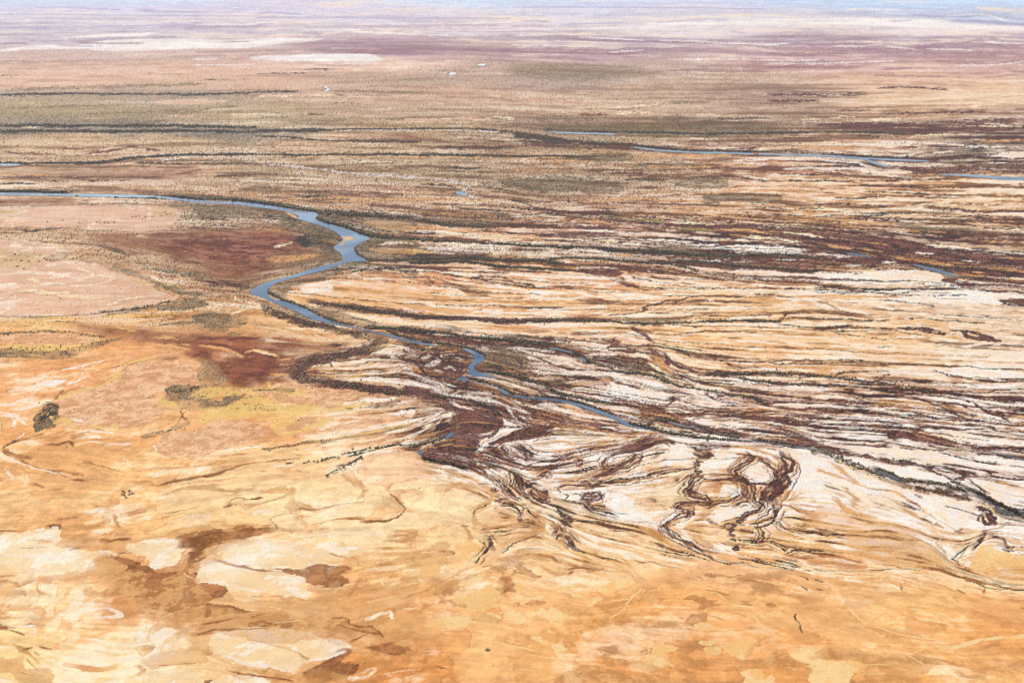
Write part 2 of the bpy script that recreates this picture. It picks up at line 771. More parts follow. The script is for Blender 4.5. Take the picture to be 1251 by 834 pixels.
pm8 0 345 100 355 240 375 300 400 350 450 330 480 260 460 200 410 80 400 0 390
m9 0 390 120 395 240 410
W12 0 300 120 320 200 345
W9 0 375 80 380
m9 160 355 280 370 400 395 470 430
m5 240 340 400 375 560 390
M13 300 400 330 440 380 480 460 505 540 525
m7 470 430 600 445 760 455 920 460 1000 455 1060 445 1130 450 1249 455
m7 680 465 760 490 900 495
m5 940 465 1000 470 1120 475 1249 470
c8 980 460 1080 460
W14 60 320 180 330
W12 340 430 360 480
b14 200 410 280 440 310 500 330 530
M18 540 530 700 535 880 525 1060 530 1249 545
D6 560 535 760 530 960 525
M13 640 545 780 560 900 580 1060 595 1249 598
D6 760 560 1000 590
m8 380 530 480 560 600 590
G6 480 560 640 590 780 620 900 650
pG16 0 430 100 425 200 470 280 530 400 600 300 570 200 530 0 510
c9 20 400 140 420 220 425
m7 0 425 160 435 220 460
c9 220 470 280 510 340 540
D8 0 520 100 525 220 538 300 568 380 602 450 612
v7 380 605 420 610
v6 230 545 260 555
D7 450 612 600 640 760 664 860 676 950 725
pm10 520 640 640 660 800 670 900 680 1000 700 1249 715 1249 720 1000 720 940 730 860 720 700 680
m9 860 680 940 720 1100 745 1249 750
W10 480 590 700 640
W9 420 560 520 590
pW14 0 530 60 550 180 600 320 640 340 680 200 720 40 690 0 670
m16 0 570 80 600 180 625
b9 180 620 260 640
m9 0 690 100 700 200 720 320 720 400 680
W12 400 680 520 690 700 730
W10 480 650 620 700 760 730
m7 420 700 560 740 700 750
m7 560 650 640 700 760 720
W12 340 740 440 750 560 740
m16 0 710 200 740 400 790 560 770 700 760
M12 200 780 360 810 420 834
b7 860 760 880 740 1000 770
c10 880 780 1000 770 1249 790
m9 700 770 860 790 1000 800 1249 830
m7 1000 760 1140 775 1249 790
m8 980 700 1100 705
W16 960 740 1040 720 1249 735
W16 520 800 660 790 780 810
W12 860 720 1100 780
G16 80 750 160 760
O16 1120 670 1249 660
W8 740 600 1000 620 1249 640
c12 860 555 1249 565
O12 700 690 860 650
b5
M8 0 8 200 12 420 18 640 16 860 10 960 14
m7 160 15 420 40 620 30
W9 0 24 300 30 640 30 900 30
pW16 800 40 1000 30 1249 50 1249 80 1100 80 900 60
pM10 1090 85 1160 75 1249 70 1249 125 1160 120 1110 105
m5 0 30 240 40
b12 560 140 640 135 700 145
m6 380 75 540 95 700 120
b7 440 85 560 110
W14 0 110 100 130 240 150 320 170
m6 40 95 120 140 200 165
m9 0 90 30 100
W12 160 100 340 120 480 140
W14 700 100 900 110 1060 130
b6 940 120 1100 150 1249 180
M10 0 195 160 200 320 206 420 205
m6 480 200 640 190 820 210 1000 220
O24 360 205 520 210 640 205 760 225
M9 0 245 120 242 200 238
M11 0 255 200 248 350 256 480 262
pM6 470 250 560 238 650 240 720 265 800 285 860 300 760 290 640 275 540 265
pM8 780 260 900 265 980 280 1060 310 1120 335 1000 330 900 310 860 280
b9 800 305 1000 340 1249 345
c8 920 290 980 300
m6 0 265 200 270 440 272 620 296
m5 100 280 280 310 440 330
W9 440 310 640 310
b12 300 348 420 352
m5 680 352 800 356
m5 360 370 440 372
W14 860 370 1060 350 1249 380
W12 700 400 900 400 1249 420
b9 900 440 1040 440
pO18 200 400 560 390 760 420 640 450 300 440
M5 0 455 200 448 380 455
M5 0 468 160 462 320 466 520 475 640 475 800 488 960 490 1060 505 1249 508
pW12 780 470 1000 475 1249 460 1249 500 1060 500 900 485
pW14 700 520 860 500 1000 500 1200 520 1249 540 1100 560 960 560 800 545
m6 700 510 760 525 800 545 900 555 1100 570
M7 1120 562 1249 566
m5 920 592 960 600
m6 330 570 360 550 440 535
m9 90 540 140 525 240 518 420 520
M12 0 545 120 552 220 570 320 580 440 600 540 625 700 635 860 642 1000 650
M6 340 578 500 572 640 575 800 585 930 585
M8 1000 650 1060 640 1140 622 1249 620
b9 1000 645 1100 620 1150 625
M13 0 598 140 608 280 615 440 635 560 650
M13 160 640 240 665 400 665 540 655
M9 440 640 640 655 780 670 860 690
M13 860 680 940 715 1020 755 1100 780 1180 800
M9 560 665 680 700 780 750 840 780 900 800
m8 740 715 840 715 940 745
m5 860 665 1000 690 1120 700 1249 695
M8 180 665 320 715
M6 1040 640 1249 672
pO16 320 700 420 690 560 700 700 730 740 770 600 770 460 750 320 730
W14 0 680 120 680 240 700
W14 880 670 1100 720 1249 730
m5 1000 735 1249 765
c9 940 770 1040 800 1200 810
W14 0 720 300 740 480 740
M15 0 748 100 752 220 765 400 775 560 795 700 800 860 805 1000 825
m9 480 750 600 775 700 800
W9 0 785 200 790 360 815 480 800
m5 60 780 240 800 380 815
W12 640 810 900 825
b7 940 790 1000 800
c1
O8 0 60 100 50
pG6 190 90 240 10 330 0 345 30 340 60 300 90 260 130 210 140 195 120
D12 240 60 300 30 340 20
G8 130 180 200 160 260 140
Y16 340 60 400 60 440 110
Y9 520 90 640 110 720 100
Y9 280 20 340 90
W12 0 10 60 40 120 60 160 90
W10 80 90 100 60
W8 90 180 140 140
B9 20 230 50 260 100 280 180 295
m7 15 235 40 205 120 185
W16 5 285 60 312 150 335 250 362 350 388 400 398
B9 110 305 220 345 320 375 400 410
B9 280 365 400 380 500 395
B7 120 360 180 380 240 385
B9 200 460 260 470 270 485
B7 430 430 520 435
b7 260 290 400 290 480 305
B12 520 325 600 340 680 360 760 380
b12 440 330 560 370 640 400
c8 760 290 800 330
pc8 700 350 760 340 790 355 740 370
W9 450 60 510 70
c9 450 188 560 165 640 178
c8 470 210 560 195 640 215
W6 540 125 640 140 700 150
W6 640 220 760 210 800 208
W5 620 120 700 125
b14 280 200 400 200 480 230
B7 280 210 360 215 420 195 460 230
b9 320 135 440 140
b6 150 190 160 220
c12 170 205 200 190
pg12 860 160 1000 130 1060 100 1130 60 1170 80 1100 110 1010 140 900 175
pb5 840 210 880 170 960 160 900 200 870 225
b5 1020 70 1100 40 1150 80
m4 1100 10 1120 60
Y12 1140 100 1249 60
pQ10 960 200 1060 150 1180 120 1249 115 1249 275 1100 290 1000 270 960 240
W10 950 220 960 250
b9 1030 290 1090 295
b12 820 440 1000 470
B7 960 465 1040 440 1249 400
b9 780 360 1000 360 1249 350
c18 880 400 1060 380 1249 370
b8 800 390 900 410
D7 750 500 760 530
D6 790 520 800 515
c14 780 500 860 480
c9 20 360 60 400 100 420
c9 0 530 80 500 160 460 170 440
b6 80 500 170 480
c6 60 410 160 400 180 440
b9 0 440 40 430
b8 0 585 100 560 180 540
b8 260 500 380 490
b6 200 540 230 510
b9 280 580 310 550
pb14 0 680 160 680 320 670 460 650 480 665 330 690 240 710 100 735 0 755
B6 0 745 150 740
B6 360 665 470 660
pB4 320 720 400 715 430 725 380 735
pb16 380 834 440 780 540 760 700 800 860 780 1000 770 1249 700 1249 834
b9 480 730 560 710 660 685
c9 520 700 600 680
b7 540 570 620 600
c12 500 640 600 610 700 650
b14 640 570 700 560
b7 900 680 1000 670 1060 640
b6 700 640 720 700 740 720
c16 960 540 1060 530 1050 570
b10 760 640 920 610
B7 1000 640 1100 620 1200 590
b8 880 590 960 600
c12 850 680 940 660
pc14 1060 700 1100 660 1249 630 1249 700 1120 710
B9 640 800 800 795
pc10 0 770 200 745 340 735 380 750 360 790 320 815 200 810 180 834 0 834
B6 170 790 220 800 340 800
pB14 1060 834 1120 790 1180 760 1249 740 1249 834
c9 860 800 1000 820
c2
pQ8 0 95 160 60 300 80 380 120 330 170 200 220 60 260 0 275
pY16 0 60 120 20 330 70 400 120 500 150 600 130 720 90 760 50 600 20 300 0 0 0
pQ8 500 110 560 60 700 40 640 90 540 120
Y9 400 100 470 30
Y9 440 150 700 100 780 40
Q30 760 130 900 100 1100 70 1249 30
Q20 640 140 800 120
W12 590 150 600 165 760 155 900 140 1040 118 1160 90 1249 70
W8 850 40 960 55
W10 130 250 240 240 340 232
b7 260 210 400 190 440 195
pg6 360 240 480 220 640 190 760 180 860 170 760 200 600 210 470 235 390 255
B8 360 240 480 225 600 205 720 205 830 200
Y12 640 185 800 180 960 160 1100 120 1249 95
G12 700 210 900 170 1040 150 1180 115 1249 90
c9 600 240 760 220 1000 190 1080 170 1110 160
b14 0 330 120 320 260 300 400 280
B8 0 410 80 395 200 350 300 330 440 315 600 290
b12 440 260 560 270 620 290
b14 80 370 200 340 320 320
B8 160 275 260 270
b8 0 290 160 280
b8 700 240 780 255
D6 600 325 640 318
D6 490 330 540 322
D6 690 320 700 318
D7 720 310 760 300 800 295
D7 840 275 900 265 1000 240
D8 880 290 960 270 1060 235 1200 210
m8 820 350 880 330 960 285
D5 740 410 840 360 900 330 960 295
W8 880 350 940 310 1000 270 1100 240 1249 180
W10 1040 270 1140 250
D5 1180 215 1249 210
B6 330 375 380 378
B7 560 365 620 388 650 375
b6 280 365 330 375
c14 400 345 560 340
b9 0 440 120 430 260 415
b20 880 380 920 430 980 480
b9 940 420 960 460 970 500 940 560
B6 920 570 980 568
b7 860 520 880 515
b5 800 560 840 540
b9 360 500 460 470 540 450 640 420 760 400
pb8 380 490 500 475 560 480 500 500 400 500
B7 120 580 180 540 280 545 350 540
pB6 130 585 200 545 320 530 350 545 240 565
b9 80 520 160 520 220 500
b14 240 600 360 570 450 540 540 500
b8 340 570 430 545 540 490
b28 540 480 530 530 530 580 560 620 580 660
c14 560 520 560 560
B8 560 610 700 610 800 590 920 575 980 570
b14 570 560 600 590 700 620 740 610
b6 620 580 660 600
b8 680 640 560 660
B7 440 735 420 700 400 680 430 650 530 635
b22 540 690 580 660 600 700
b9 460 740 540 735 640 735 740 720
B6 520 740 540 755
b8 640 700 740 680 860 660 960 655
B6 780 670 960 660
b7 180 620 220 620 240 650
b9 220 660 270 655
B7 960 680 1060 680 1140 670 1200 640 1225 610 1200 580 1170 545 1130 510
b22 1140 530 1190 570 1220 610
b9 1110 480 1130 450 1249 430
b8 1040 465 1110 470 1120 500
b7 1070 640 1140 635
b9 1070 405 1120 400
b14 960 330 1000 380
b12 1160 500 1249 490
pB12 0 740 120 730 240 720 320 715 400 735 240 760 140 790 60 834 0 834
b16 0 680 100 690 200 720
pb8 320 720 380 690 420 690 410 740 340 745
c18 300 640 420 620
c18 620 560 760 580 880 540
c16 640 540 760 510 860 510
c18 120 640 180 660
c22 480 670 560 640
c20 760 640 1000 620
c9 180 780 240 770
c20 500 790 760 760 1060 760
b9 1170 745 1249 735
b9 1120 770 1249 760
b9 1100 800 1180 800 1249 790
c3
m9 0 225 60 215 140 195 210 170 260 140 290 90 300 40
S9 60 240 100 215 170 190 220 180
pm10 280 20 430 20 540 0 640 30 700 60 640 90 560 120 500 170 440 210 360 250 440 300 500 350 440 360 340 350 260 330 160 310 80 295 75 255 130 230 230 180 290 100
pM8 180 130 280 50 320 10 300 90 230 140
G12 200 110 280 60 300 30
v8 290 110 300 90
v6 230 210 260 200
W14 420 160 480 140 500 130
W12 440 190 500 170
pW12 560 110 600 70 650 80 640 120 560 170 480 230 420 260 380 250 480 180
D5 520 10 560 50 545 90
m9 620 20 720 80 860 110
m8 640 60 700 90 680 130 620 170
m9 560 200 660 160 760 140 840 110 880 90
m14 700 180 800 140 860 110
M9 460 240 540 190 640 150
M9 500 240 580 290 640 310
m8 580 210 600 260 680 290 760 300
m10 640 220 700 260 750 300
M7 660 210 740 260 770 300
b9 660 200 720 230
O20 760 210 920 190 1000 220
m8 420 270 500 300 600 330 700 370
M10 400 310 480 330 560 370
M8 380 330 450 370 490 400
W9 400 300 520 330 620 360
W8 420 330 520 350 560 380
b12 800 180 1000 200
pc16 900 110 1100 110 1249 150 1249 190 1060 200 900 150
m8 640 20 860 50 1000 70 1249 100
m7 700 0 900 30 1060 80 1249 130
W8 880 60 1060 80 1249 120
W9 960 10 1080 40 1160 60
m7 880 290 960 280 1060 250 1140 230 1249 205
b7 920 280 1000 270
m8 820 320 900 310 1000 270
m7 860 350 960 330 1040 310 1040 350
b8 860 340 980 310
m6 700 360 760 330 840 320
b9 760 370 800 400 850 360
S9 740 380 780 410
O14 860 260 1000 240
W16 1080 330 1160 340 1160 380
W16 860 380 960 360 1100 300
m9 1249 260 1190 320 1220 360 1249 350
b14 1110 410 1200 390 1249 370
M9 1130 435 1249 440
m12 1110 430 1180 400 1249 380
b6 960 440 1080 420 1180 390
M9 500 400 560 450 600 490 640 520
W6 520 440 580 480 640 530
D7 540 425 580 470 620 510 680 540
M14 650 390 640 430 640 470 680 510 740 530
b7 660 390 650 420
W9 700 470 720 500 740 510
b8 600 460 610 490
M9 700 480 760 450 800 460
M10 740 490 760 520 800 545 860 560
pm8 790 490 850 490 850 540 820 530
D8 760 530 840 570 900 600 940 640
pM8 900 590 940 600 990 660 990 710 940 750 920 770 925 720 950 690 920 640
M9 930 760 980 790 1020 834
m8 880 700 900 720 880 760
W8 960 800 1040 834
D6 910 770 900 790
b7 870 780 920 800 960 834
S12 860 480 880 520 940 560 1000 570
S16 1060 560 1100 620 1180 660 1249 690
D7 1060 570 1100 600 1150 635 1249 660
M8 1100 590 1180 620 1249 650
D5 900 480 930 510 980 530 960 550
m7 900 470 960 460 1060 460 1110 450
m9 1040 460 1080 440 1120 470
G9 1000 520 1060 520 1060 560
pm10 1060 540 1100 510 1160 510 1180 520 1120 550 1080 580
m8 1160 500 1180 540 1120 560
M7 860 410 840 380 800 420
D5 980 680 1060 680 1200 690
c9 640 560 720 560 740 550
m8 530 560 560 540 600 540
M7 540 570 640 590 680 620 660 640
S9 620 560 700 550
pm6 480 500 520 470 560 500 520 510
b14 540 510 580 530 640 560
D5 380 640 400 610 440 590 490 570
b22 490 490 500 540 440 590 390 620 390 670 430 720
O9 460 480 500 540 420 600
m7 440 750 560 740 640 730
m9 460 770 490 810 520 834
D5 460 760 500 790
m7 670 650 690 690
b8 540 790 600 760 720 740
b24 700 590 760 640 790 690 760 740 680 780 560 830
b9 540 650 600 660 560 680
b8 460 710 540 720 680 690 700 680
D6 800 690 760 640 720 590
D5 640 820 700 790 780 760
O16 520 610 620 630 640 670
B6 560 650 630 655
b14 340 530 400 510 440 540
b12 220 500 260 480
b9 200 530 230 500
b9 220 630 250 650
b7 320 700 360 760 380 800
D6 310 710 350 708
b7 420 520 450 550
b12 140 460 260 460 320 450
b8 260 390 400 430 440 450
b8 80 380 180 390
D5 80 320 200 330 300 340 360 370
B6 280 400 380 420
m6 440 455 470 455
b14 40 520 100 500
b20 220 440 360 480 440 480
c14 640 590 780 600 860 620
c20 800 600 880 640
c9 840 700 860 740 880 790
c12 400 400 440 410
pb14 0 740 60 750 120 790 60 820 0 834
G6 0 230 40 240 70 280 80 300
D6 50 240 75 270 110 300
G6 80 300 160 310 260 330 340 360
W12 0 170 60 140 120 100
W9 0 120 100 60 200 10
c9 80 110 140 90 180 60
m7 140 90 150 70 200 50
b6 20 180 140 150
b6 0 120 60 80
c4
pG8 0 10 80 30 200 70 300 110 420 140 520 160 740 185 520 150 300 80 160 20
D10 60 85 200 112 360 142 520 168 640 180 740 184
pm10 130 0 300 30 440 60 560 100 700 150 900 180 740 160 560 130 420 110 300 70 200 40
D6 250 55 340 70 420 100 560 115
c9 240 85 340 110 480 130
W8 600 140 740 165
D6 560 120 640 150 760 170
m9 560 110 700 125 840 160
pW14 480 60 640 30 800 50 860 80 760 115 620 110
m9 400 0 560 25 700 35 860 20 1000 10
W8 340 10 480 20
m9 600 40 800 45 940 60
M9 940 60 1060 80 1249 100
m9 1060 30 1160 30 1249 35
W12 900 20 1000 30 1160 60
W10 1160 80 1249 85
m7 980 100 1100 150 1200 180
W9 840 140 960 150 1100 165
W12 1060 100 1249 150
m7 800 120 1000 140 1249 210
W9 1000 140 1200 175 1249 195
m9 860 185 1000 195 1249 225
D8 640 180 800 190 900 190
D9 860 185 960 205 1100 228 1249 255
b6 720 220 860 240 960 270 1000 290
pW16 620 260 740 240 760 290 700 330 560 360 540 320
W12 440 180 560 200 700 210 860 210
m16 560 220 680 225
W8 260 140 360 180 430 200
m20 0 265 150 225 280 175
M9 0 275 130 248 300 192 370 218
m7 160 200 240 160
b7 280 200 360 200 400 210
W12 0 140 100 120 220 120
b6 60 180 200 150
m5 0 130 60 140 120 150
W14 0 210 100 190 200 150
pM8 450 225 560 228 615 285 570 312 530 340 530 390 555 425 505 412 480 385 445 362 490 300
b8 500 320 500 360
M12 510 400 480 430 465 465 450 495 480 520 540 540 575 550
M10 590 545 560 566 440 574 385 590 420 615 470 632 400 650 340 680 310 712 350 750 420 790 490 822
M9 460 440 460 480 520 530
m12 330 690 310 740
M8 0 438 100 430 200 410 300 388 460 362
M6 540 420 620 428 700 420 780 428 830 455 960 455
M9 130 450 150 440
M9 800 270 850 290 800 330 750 370 760 410 800 432 820 460
M8 840 460 860 540 910 590 880 620 800 650
pM8 800 640 860 620 790 680 800 710 740 720 740 780 760 834 720 800 690 750 660 710 720 680
M16 1010 272 1050 312 1058 360 1020 400 1030 440 1000 500
M17 1030 400 1000 440 980 500 950 540 980 580
M15 990 590 975 640 940 670 830 712
b22 990 300 1010 340 990 380
M6 880 300 940 340 975 380 980 430 950 460
M8 940 480 920 530 905 570
m9 800 450 800 510 840 540
b14 790 480 800 520
m9 780 520 700 555 640 560 560 590
M6 940 680 1000 695 1060 730 1150 745 1249 748
M9 850 710 900 740 905 770 870 800 840 790
M6 750 800 860 805 960 810 1060 834
m12 110 270 140 290 90 340 0 372
b9 20 370 100 330
c12 20 330 80 300
pW14 200 340 300 280 420 230 480 260 480 310 430 350 300 370 200 385
b7 220 350 330 290
m9 230 300 260 280
b8 190 360 300 360 460 350
b7 640 380 740 350
b16 640 430 620 500 640 540
b7 520 440 580 430 660 430
b20 520 490 600 470 640 500
pW12 640 450 700 440 760 480 780 520 720 540 660 500
b7 700 470 750 500
pW10 800 380 840 310 920 350 970 390 960 440 900 450 840 430
b8 870 390 930 410
b8 860 470 900 480 920 520
pc14 170 500 220 470 420 440 450 500 560 560 400 570 340 600
b7 340 490 350 480
b6 240 500 300 540
b16 0 502 100 525 190 560 280 580 330 620
b14 200 530 220 560
pW14 0 560 60 530 140 580 200 620 240 660 140 680 60 670 0 640
b6 80 590 160 600
B7 0 662 100 685 200 690 300 715
b9 60 680 200 730 280 780 360 830
b16 220 700 260 760 320 790
pW14 380 690 440 650 480 640 460 680 420 720
b14 490 640 560 640 600 600 640 570
b9 460 740 440 710 480 690 540 660
b9 460 760 540 800 620 834
b8 560 780 640 740
b9 580 680 640 710 700 740
m7 580 670 620 700
pW16 600 660 660 600 760 590 840 570 860 600 800 620 700 660 640 700
b9 740 600 800 580
m6 740 590 800 560 860 570
pW18 1020 280 1249 300 1249 500 1060 500 1040 400
b6 1000 560 1100 552
pO20 860 700 1000 700 1100 750 1000 800 920 780
b6 1150 690 1249 720
b14 1080 590 1200 640 1249 640
b14 1160 660 1249 700
B7 1000 580 1060 590 1130 630
b5 1080 580 1249 590
b20 1000 520 1060 510
W12 800 770 860 760 840 740
b8 740 740 860 770
b9 100 760 160 790
B6 0 740 80 750
b12 480 800 560 834
b20 620 560 700 540 740 550
W14 500 480 540 520
c5
M9 0 10 160 15 300 20 480 30 620 40 800 60 960 70 1100 90 1249 112
M8 780 0 860 40 960 75
M6 960 0 1080 30 1180 70
M5 1040 0 1249 20
b8 960 30 1020 60
W14 100 50 300 45 560 60
m8 130 60 240 70 380 70 500 85
M6 0 45 100 50
m6 360 60 400 85 520 95
M9 200 90 360 100 520 120 640 130
W9 0 75 200 80
M11 0 110 160 115 320 120 480 130 620 150 760 190 900 215 1100 230 1249 238
pm10 480 140 620 150 760 195 860 220 720 210 600 180 500 165
M7 600 105 760 115 900 125 1060 120 1140 135 1249 165
m6 480 110 640 120
W20 800 70 1000 90 1160 110
pW16 760 140 900 150 1000 165 1200 200 1249 205 1249 220 1060 220 900 200 780 175
b9 960 170 1060 175 1200 185
W10 160 140 400 150
M7 60 180 200 190 400 200 540 220 660 240
m6 0 170 160 185
W14 0 205 200 210 340 215
pW16 220 230 400 220 640 245 780 290 860 330 1000 330 1000 345 760 330 560 300 380 270
m7 160 210 360 220 420 210
m9 700 245 800 235
m8 740 260 860 290 960 310 1100 330
pM8 860 290 920 310 900 330 870 310
pW14 960 265 1060 280 1200 300 1249 320 1249 380 1060 340 960 300
S9 780 225 920 245 1080 262 1249 300
m12 900 210 1040 240 1249 275
pM8 0 235 100 235 240 270 420 300 540 310 640 340 760 350 860 365 740 362 600 345 440 315 300 300 200 290 80 270
m7 300 285 420 320 620 345
W12 460 340 620 340 760 360
m6 640 345 760 345 840 355
M8 640 355 700 385 800 425 900 470
pm8 780 420 840 420 890 400 900 420 860 440 900 480 960 510 880 490
W12 660 370 760 370 860 400
M7 880 400 960 460 1040 510
m6 820 370 900 405 1060 410 1249 440
M8 1020 380 1140 420 1249 455
m7 1180 400 1249 440
pW14 440 360 560 350 640 400 780 440 800 460 640 440 540 430 480 400
b9 1140 460 1200 480 1249 490
b7 1040 440 1200 460
pW18 940 430 1060 440 1200 490 1249 520 1249 620 1140 570 1020 510
pG8 0 240 80 255 150 300 250 340 330 370 420 420 500 450 540 470 660 480 740 500 840 520 740 520 640 495 540 485 440 460 340 390 230 360 140 330 60 290 0 270
Y5 120 315 180 345 260 370 330 385
D9 360 360 440 395 520 430 640 440 780 460 900 500
M11 340 345 400 375 470 420
pM8 520 470 640 470 760 490 880 530 960 560 860 550 720 520 600 510 560 490
pG6 560 430 700 445 820 465 960 515 1050 570 1150 620 1249 660 1249 700 1100 660 1040 600 940 550 800 490 640 465
w26 930 505 1000 540 1080 585 1160 625 1249 672
w14 350 362 420 400 480 430 540 455
D9 900 475 980 510 1060 560 1150 600 1249 655
M8 930 490 1010 530 1090 570
Y6 980 580 1040 600 1070 630 1100 650
pM6 980 590 1040 600 1080 660 1060 700 1010 720 990 690 940 680 950 640 990 620
c8 1000 640 1030 680
c9 975 650 990 690
S12 1170 690 1100 720 1020 740 980 790 900 834
Y5 1100 650 1110 690 1020 740
M9 1010 740 990 790 940 834
M8 1040 770 1120 790 1160 834
D5 1140 690 1170 690
W12 1170 740 1249 760
pW20 0 300 140 360 300 400 480 480 620 510 860 560 940 590 930 660 880 720 800 740 640 640 460 560 300 520 100 460 0 420
b6 60 310 140 370 240 450
b6 130 360 170 410 240 455
b5 0 360 200 440 340 490 440 500 560 560 640 610 740 680 850 750
G4 320 480 420 500
B6 540 560 600 580
m7 600 520 630 535
b6 160 480 240 560
b7 100 540 160 600 220 640
b9 160 620 260 650 340 660
b7 200 560 230 600
pO18 0 600 140 610 280 660 400 690 300 730 160 760 0 750
pb14 140 770 300 740 340 700 440 690 520 720 600 780 560 834 240 834
b7 560 740 640 800
b6 640 720 740 740
b8 720 790 860 800
S10 760 770 720 810 740 834
c12 640 600 760 660 800 720
m6 850 750 870 735
b9 480 600 620 660
M9 0 750 60 765 140 780
m7 0 720 100 745
W10 1100 760 1249 834
c9 880 790 960 760
d1
pc14 0 0 240 0 420 20 620 30 750 40 700 70 620 110 560 145 400 160 200 170 0 170
W24 60 50 200 60 340 60
W18 20 100 120 90
B6 120 10 300 10
B7 430 20 470 10
B6 720 45 780 40
b6 0 180 120 185
pb8 190 210 240 180 340 165 480 165 600 120 660 80 740 140 680 150 520 180 380 210 280 230 200 225
b6 0 215 60 220 100 250 200 215
b6 230 230 240 280 320 298
b6 140 280 160 310
pb10 0 270 80 260 60 300 0 320
b16 620 90 700 120 740 200 660 220
pb8 520 265 640 270 760 250 840 290 760 320 660 330 560 310
pB6 640 75 770 58 860 85 920 130 980 140 1060 130 1110 105 1110 30 1160 10 1249 0 1249 60 1180 95 1170 150 1249 200 1249 370 1160 380 1060 405 990 370 920 345 820 320 830 300 860 260 800 240 760 200 740 160 730 120
b16 940 240 1080 270 1249 260
b20 1040 330 1200 300
c6 920 270 950 275
c6 1120 160 1200 205
pc10 780 0 1140 0 1110 60 1110 105 1050 130 960 140 910 110 860 80 800 60
W10 940 110 1060 110
c9 740 60 800 20
W30 480 400 640 380 720 420 600 440
W14 440 350 640 350
W20 480 560 600 570 640 600
W14 220 520 180 540
W14 740 700 820 680
W9 60 490 200 490
W9 830 545 900 540
O40 280 560 400 600 380 640
O30 0 360 120 380 240 400
O40 420 720 600 760 700 740
O24 60 420 0 400
pB6 0 480 60 475 110 485 170 480 120 500 60 515 0 510
b8 0 435 120 440
b6 0 400 40 400
B5 60 510 140 550
B5 240 610 320 625
B5 140 630 180 620
B6 220 650 240 660
pb20 0 680 120 680 180 740 320 790 300 834 100 834 60 780 0 760
B7 120 770 200 790
B6 160 690 240 760
W18 0 810 60 820
W14 0 630 60 620
b7 80 600 260 720
pb10 900 430 960 410 1060 420 1249 380 1249 470 1160 480 1100 530 1000 510 920 510 960 470
B7 1060 420 1249 370
B10 1180 545 1249 530
pc7 820 540 900 520 1040 520 1090 550 1125 600 1080 650 980 660 900 630
pb12 1100 540 1249 500 1249 700 1000 740 880 720 940 690 1060 650 1130 600
B7 980 730 1080 720 1200 715
b10 860 625 920 620 880 650
pc6 880 800 960 770 1060 740 1140 745 1240 790 1180 834 900 834
W12 980 770 1100 760
c6 1130 600 1160 598
pB8 1190 834 1249 790 1249 834
b6 820 790 880 760 840 730
d2
pb20 0 250 120 260 240 320 480 300 700 290 900 250 1249 220 1249 700 1000 720 900 640 700 560 480 510 240 500 0 540
pc8 80 40 120 0 560 0 1000 10 1060 20 920 60 860 90 760 130 700 120 600 130 500 125 400 135 300 120 160 90
W9 120 90 300 110
B9 60 70 120 95 260 130 380 148 500 160
pB6 400 140 470 125 600 150 700 125 820 140 880 125 900 140 800 180 860 200 840 240 740 250 660 240 620 200 560 170 480 155
pc6 0 90 60 80 140 110 300 140 460 160 560 190 610 230 640 265 690 300 620 320 540 310 460 315 360 290 260 300 180 260 60 230 0 220
W16 180 240 300 270 360 270
W10 40 200 160 250
b5 20 160 40 150
B5 270 310 430 300 460 310
pB10 0 240 100 250 180 270 120 290 100 310 0 310
pB14 0 345 100 340 240 365 330 400 260 430 120 420 0 440
b20 120 440 260 430 340 440
B7 0 480 80 460 200 430
pB6 300 480 380 460 460 475 520 485 420 492
B7 0 530 60 510 200 500 400 500
c6 230 340 300 360 460 375
c5 420 470 600 450
c5 240 390 330 395
pc6 10 560 60 520 140 530 220 505 360 500 500 520 680 545 800 575 880 625 820 660 700 700 620 720 560 770 480 770 340 745 200 710 80 670 10 620
b6 240 550 380 590 500 620 600 670 660 690
W12 100 660 260 710 420 740 540 770
W10 640 690 760 680 860 640
pB10 590 770 640 740 760 690 880 640 900 660 860 700 960 720 900 780 780 800 640 790
b10 0 640 120 700 300 750 480 790 640 800
B6 120 740 200 770 420 800 540 820
pc7 0 834 60 815 200 790 360 800 480 834
b24 100 740 240 780
pb14 480 834 600 790 900 800 1000 834
c12 940 780 1040 740 1000 800 900 810
c9 1100 780 1200 760 1249 750
b7 1160 770 1220 800 1160 830
pB14 980 620 1080 600 1200 590 1249 580 1249 640 1160 650 1060 635
B5 760 440 860 440 900 480 1000 490
B5 800 480 920 510 1060 540
B5 860 460 940 490 1020 490 1080 560
B5 900 580 1000 540
pO14 880 430 960 380 1100 310 1249 260 1249 330 1120 380 1040 440 960 475 900 460
b8 960 470 1100 410 1249 350
c8 1000 440 1080 400
c6 1090 410 1130 400 1140 440
b6 900 120 1060 110 1249 70
b6 860 170 1000 130 1249 90
b6 960 160 980 180 1249 120
c14 1000 150 1160 130
B6 760 40 860 70
b7 960 40 1060 40
b7 760 95 820 100
pb10 960 220 1060 215 1249 190 1249 260 1060 280 980 250
B6 1020 262 1100 255
c12 1140 240 1180 220
c6 1080 210 1100 230
b9 1060 20 1249 10
b9 1080 60 1249 40
d3
pb8 0 40 80 10 200 0 280 40 240 70 300 100 380 100 200 120 100 130 0 130
B7 180 30 270 35 260 60
E7 60 40 160 30
pE8 260 60 320 0 400 0 380 80 300 80
m9 410 100 440 60 480 20
D6 400 98 430 70 460 40 510 0
Y4 390 60 420 20
S9 470 70 490 55
S7 560 40 590 10
D5 580 40 600 20 640 0
pO14 0 260 200 180 400 100 440 20 560 20 560 110 420 140 280 200 120 280 0 310
b6 0 320 200 220 360 130
B5 260 190 340 150
pE7 0 150 100 140 180 125 170 150 60 180 0 185
b9 0 190 140 185
E9 0 240 60 220
E8 220 150 300 130
pb10 150 300 260 240 350 180 440 160 400 220 340 240 300 270 200 280
pE7 290 310 440 260 500 250 550 300 550 340 460 380 380 400 340 380
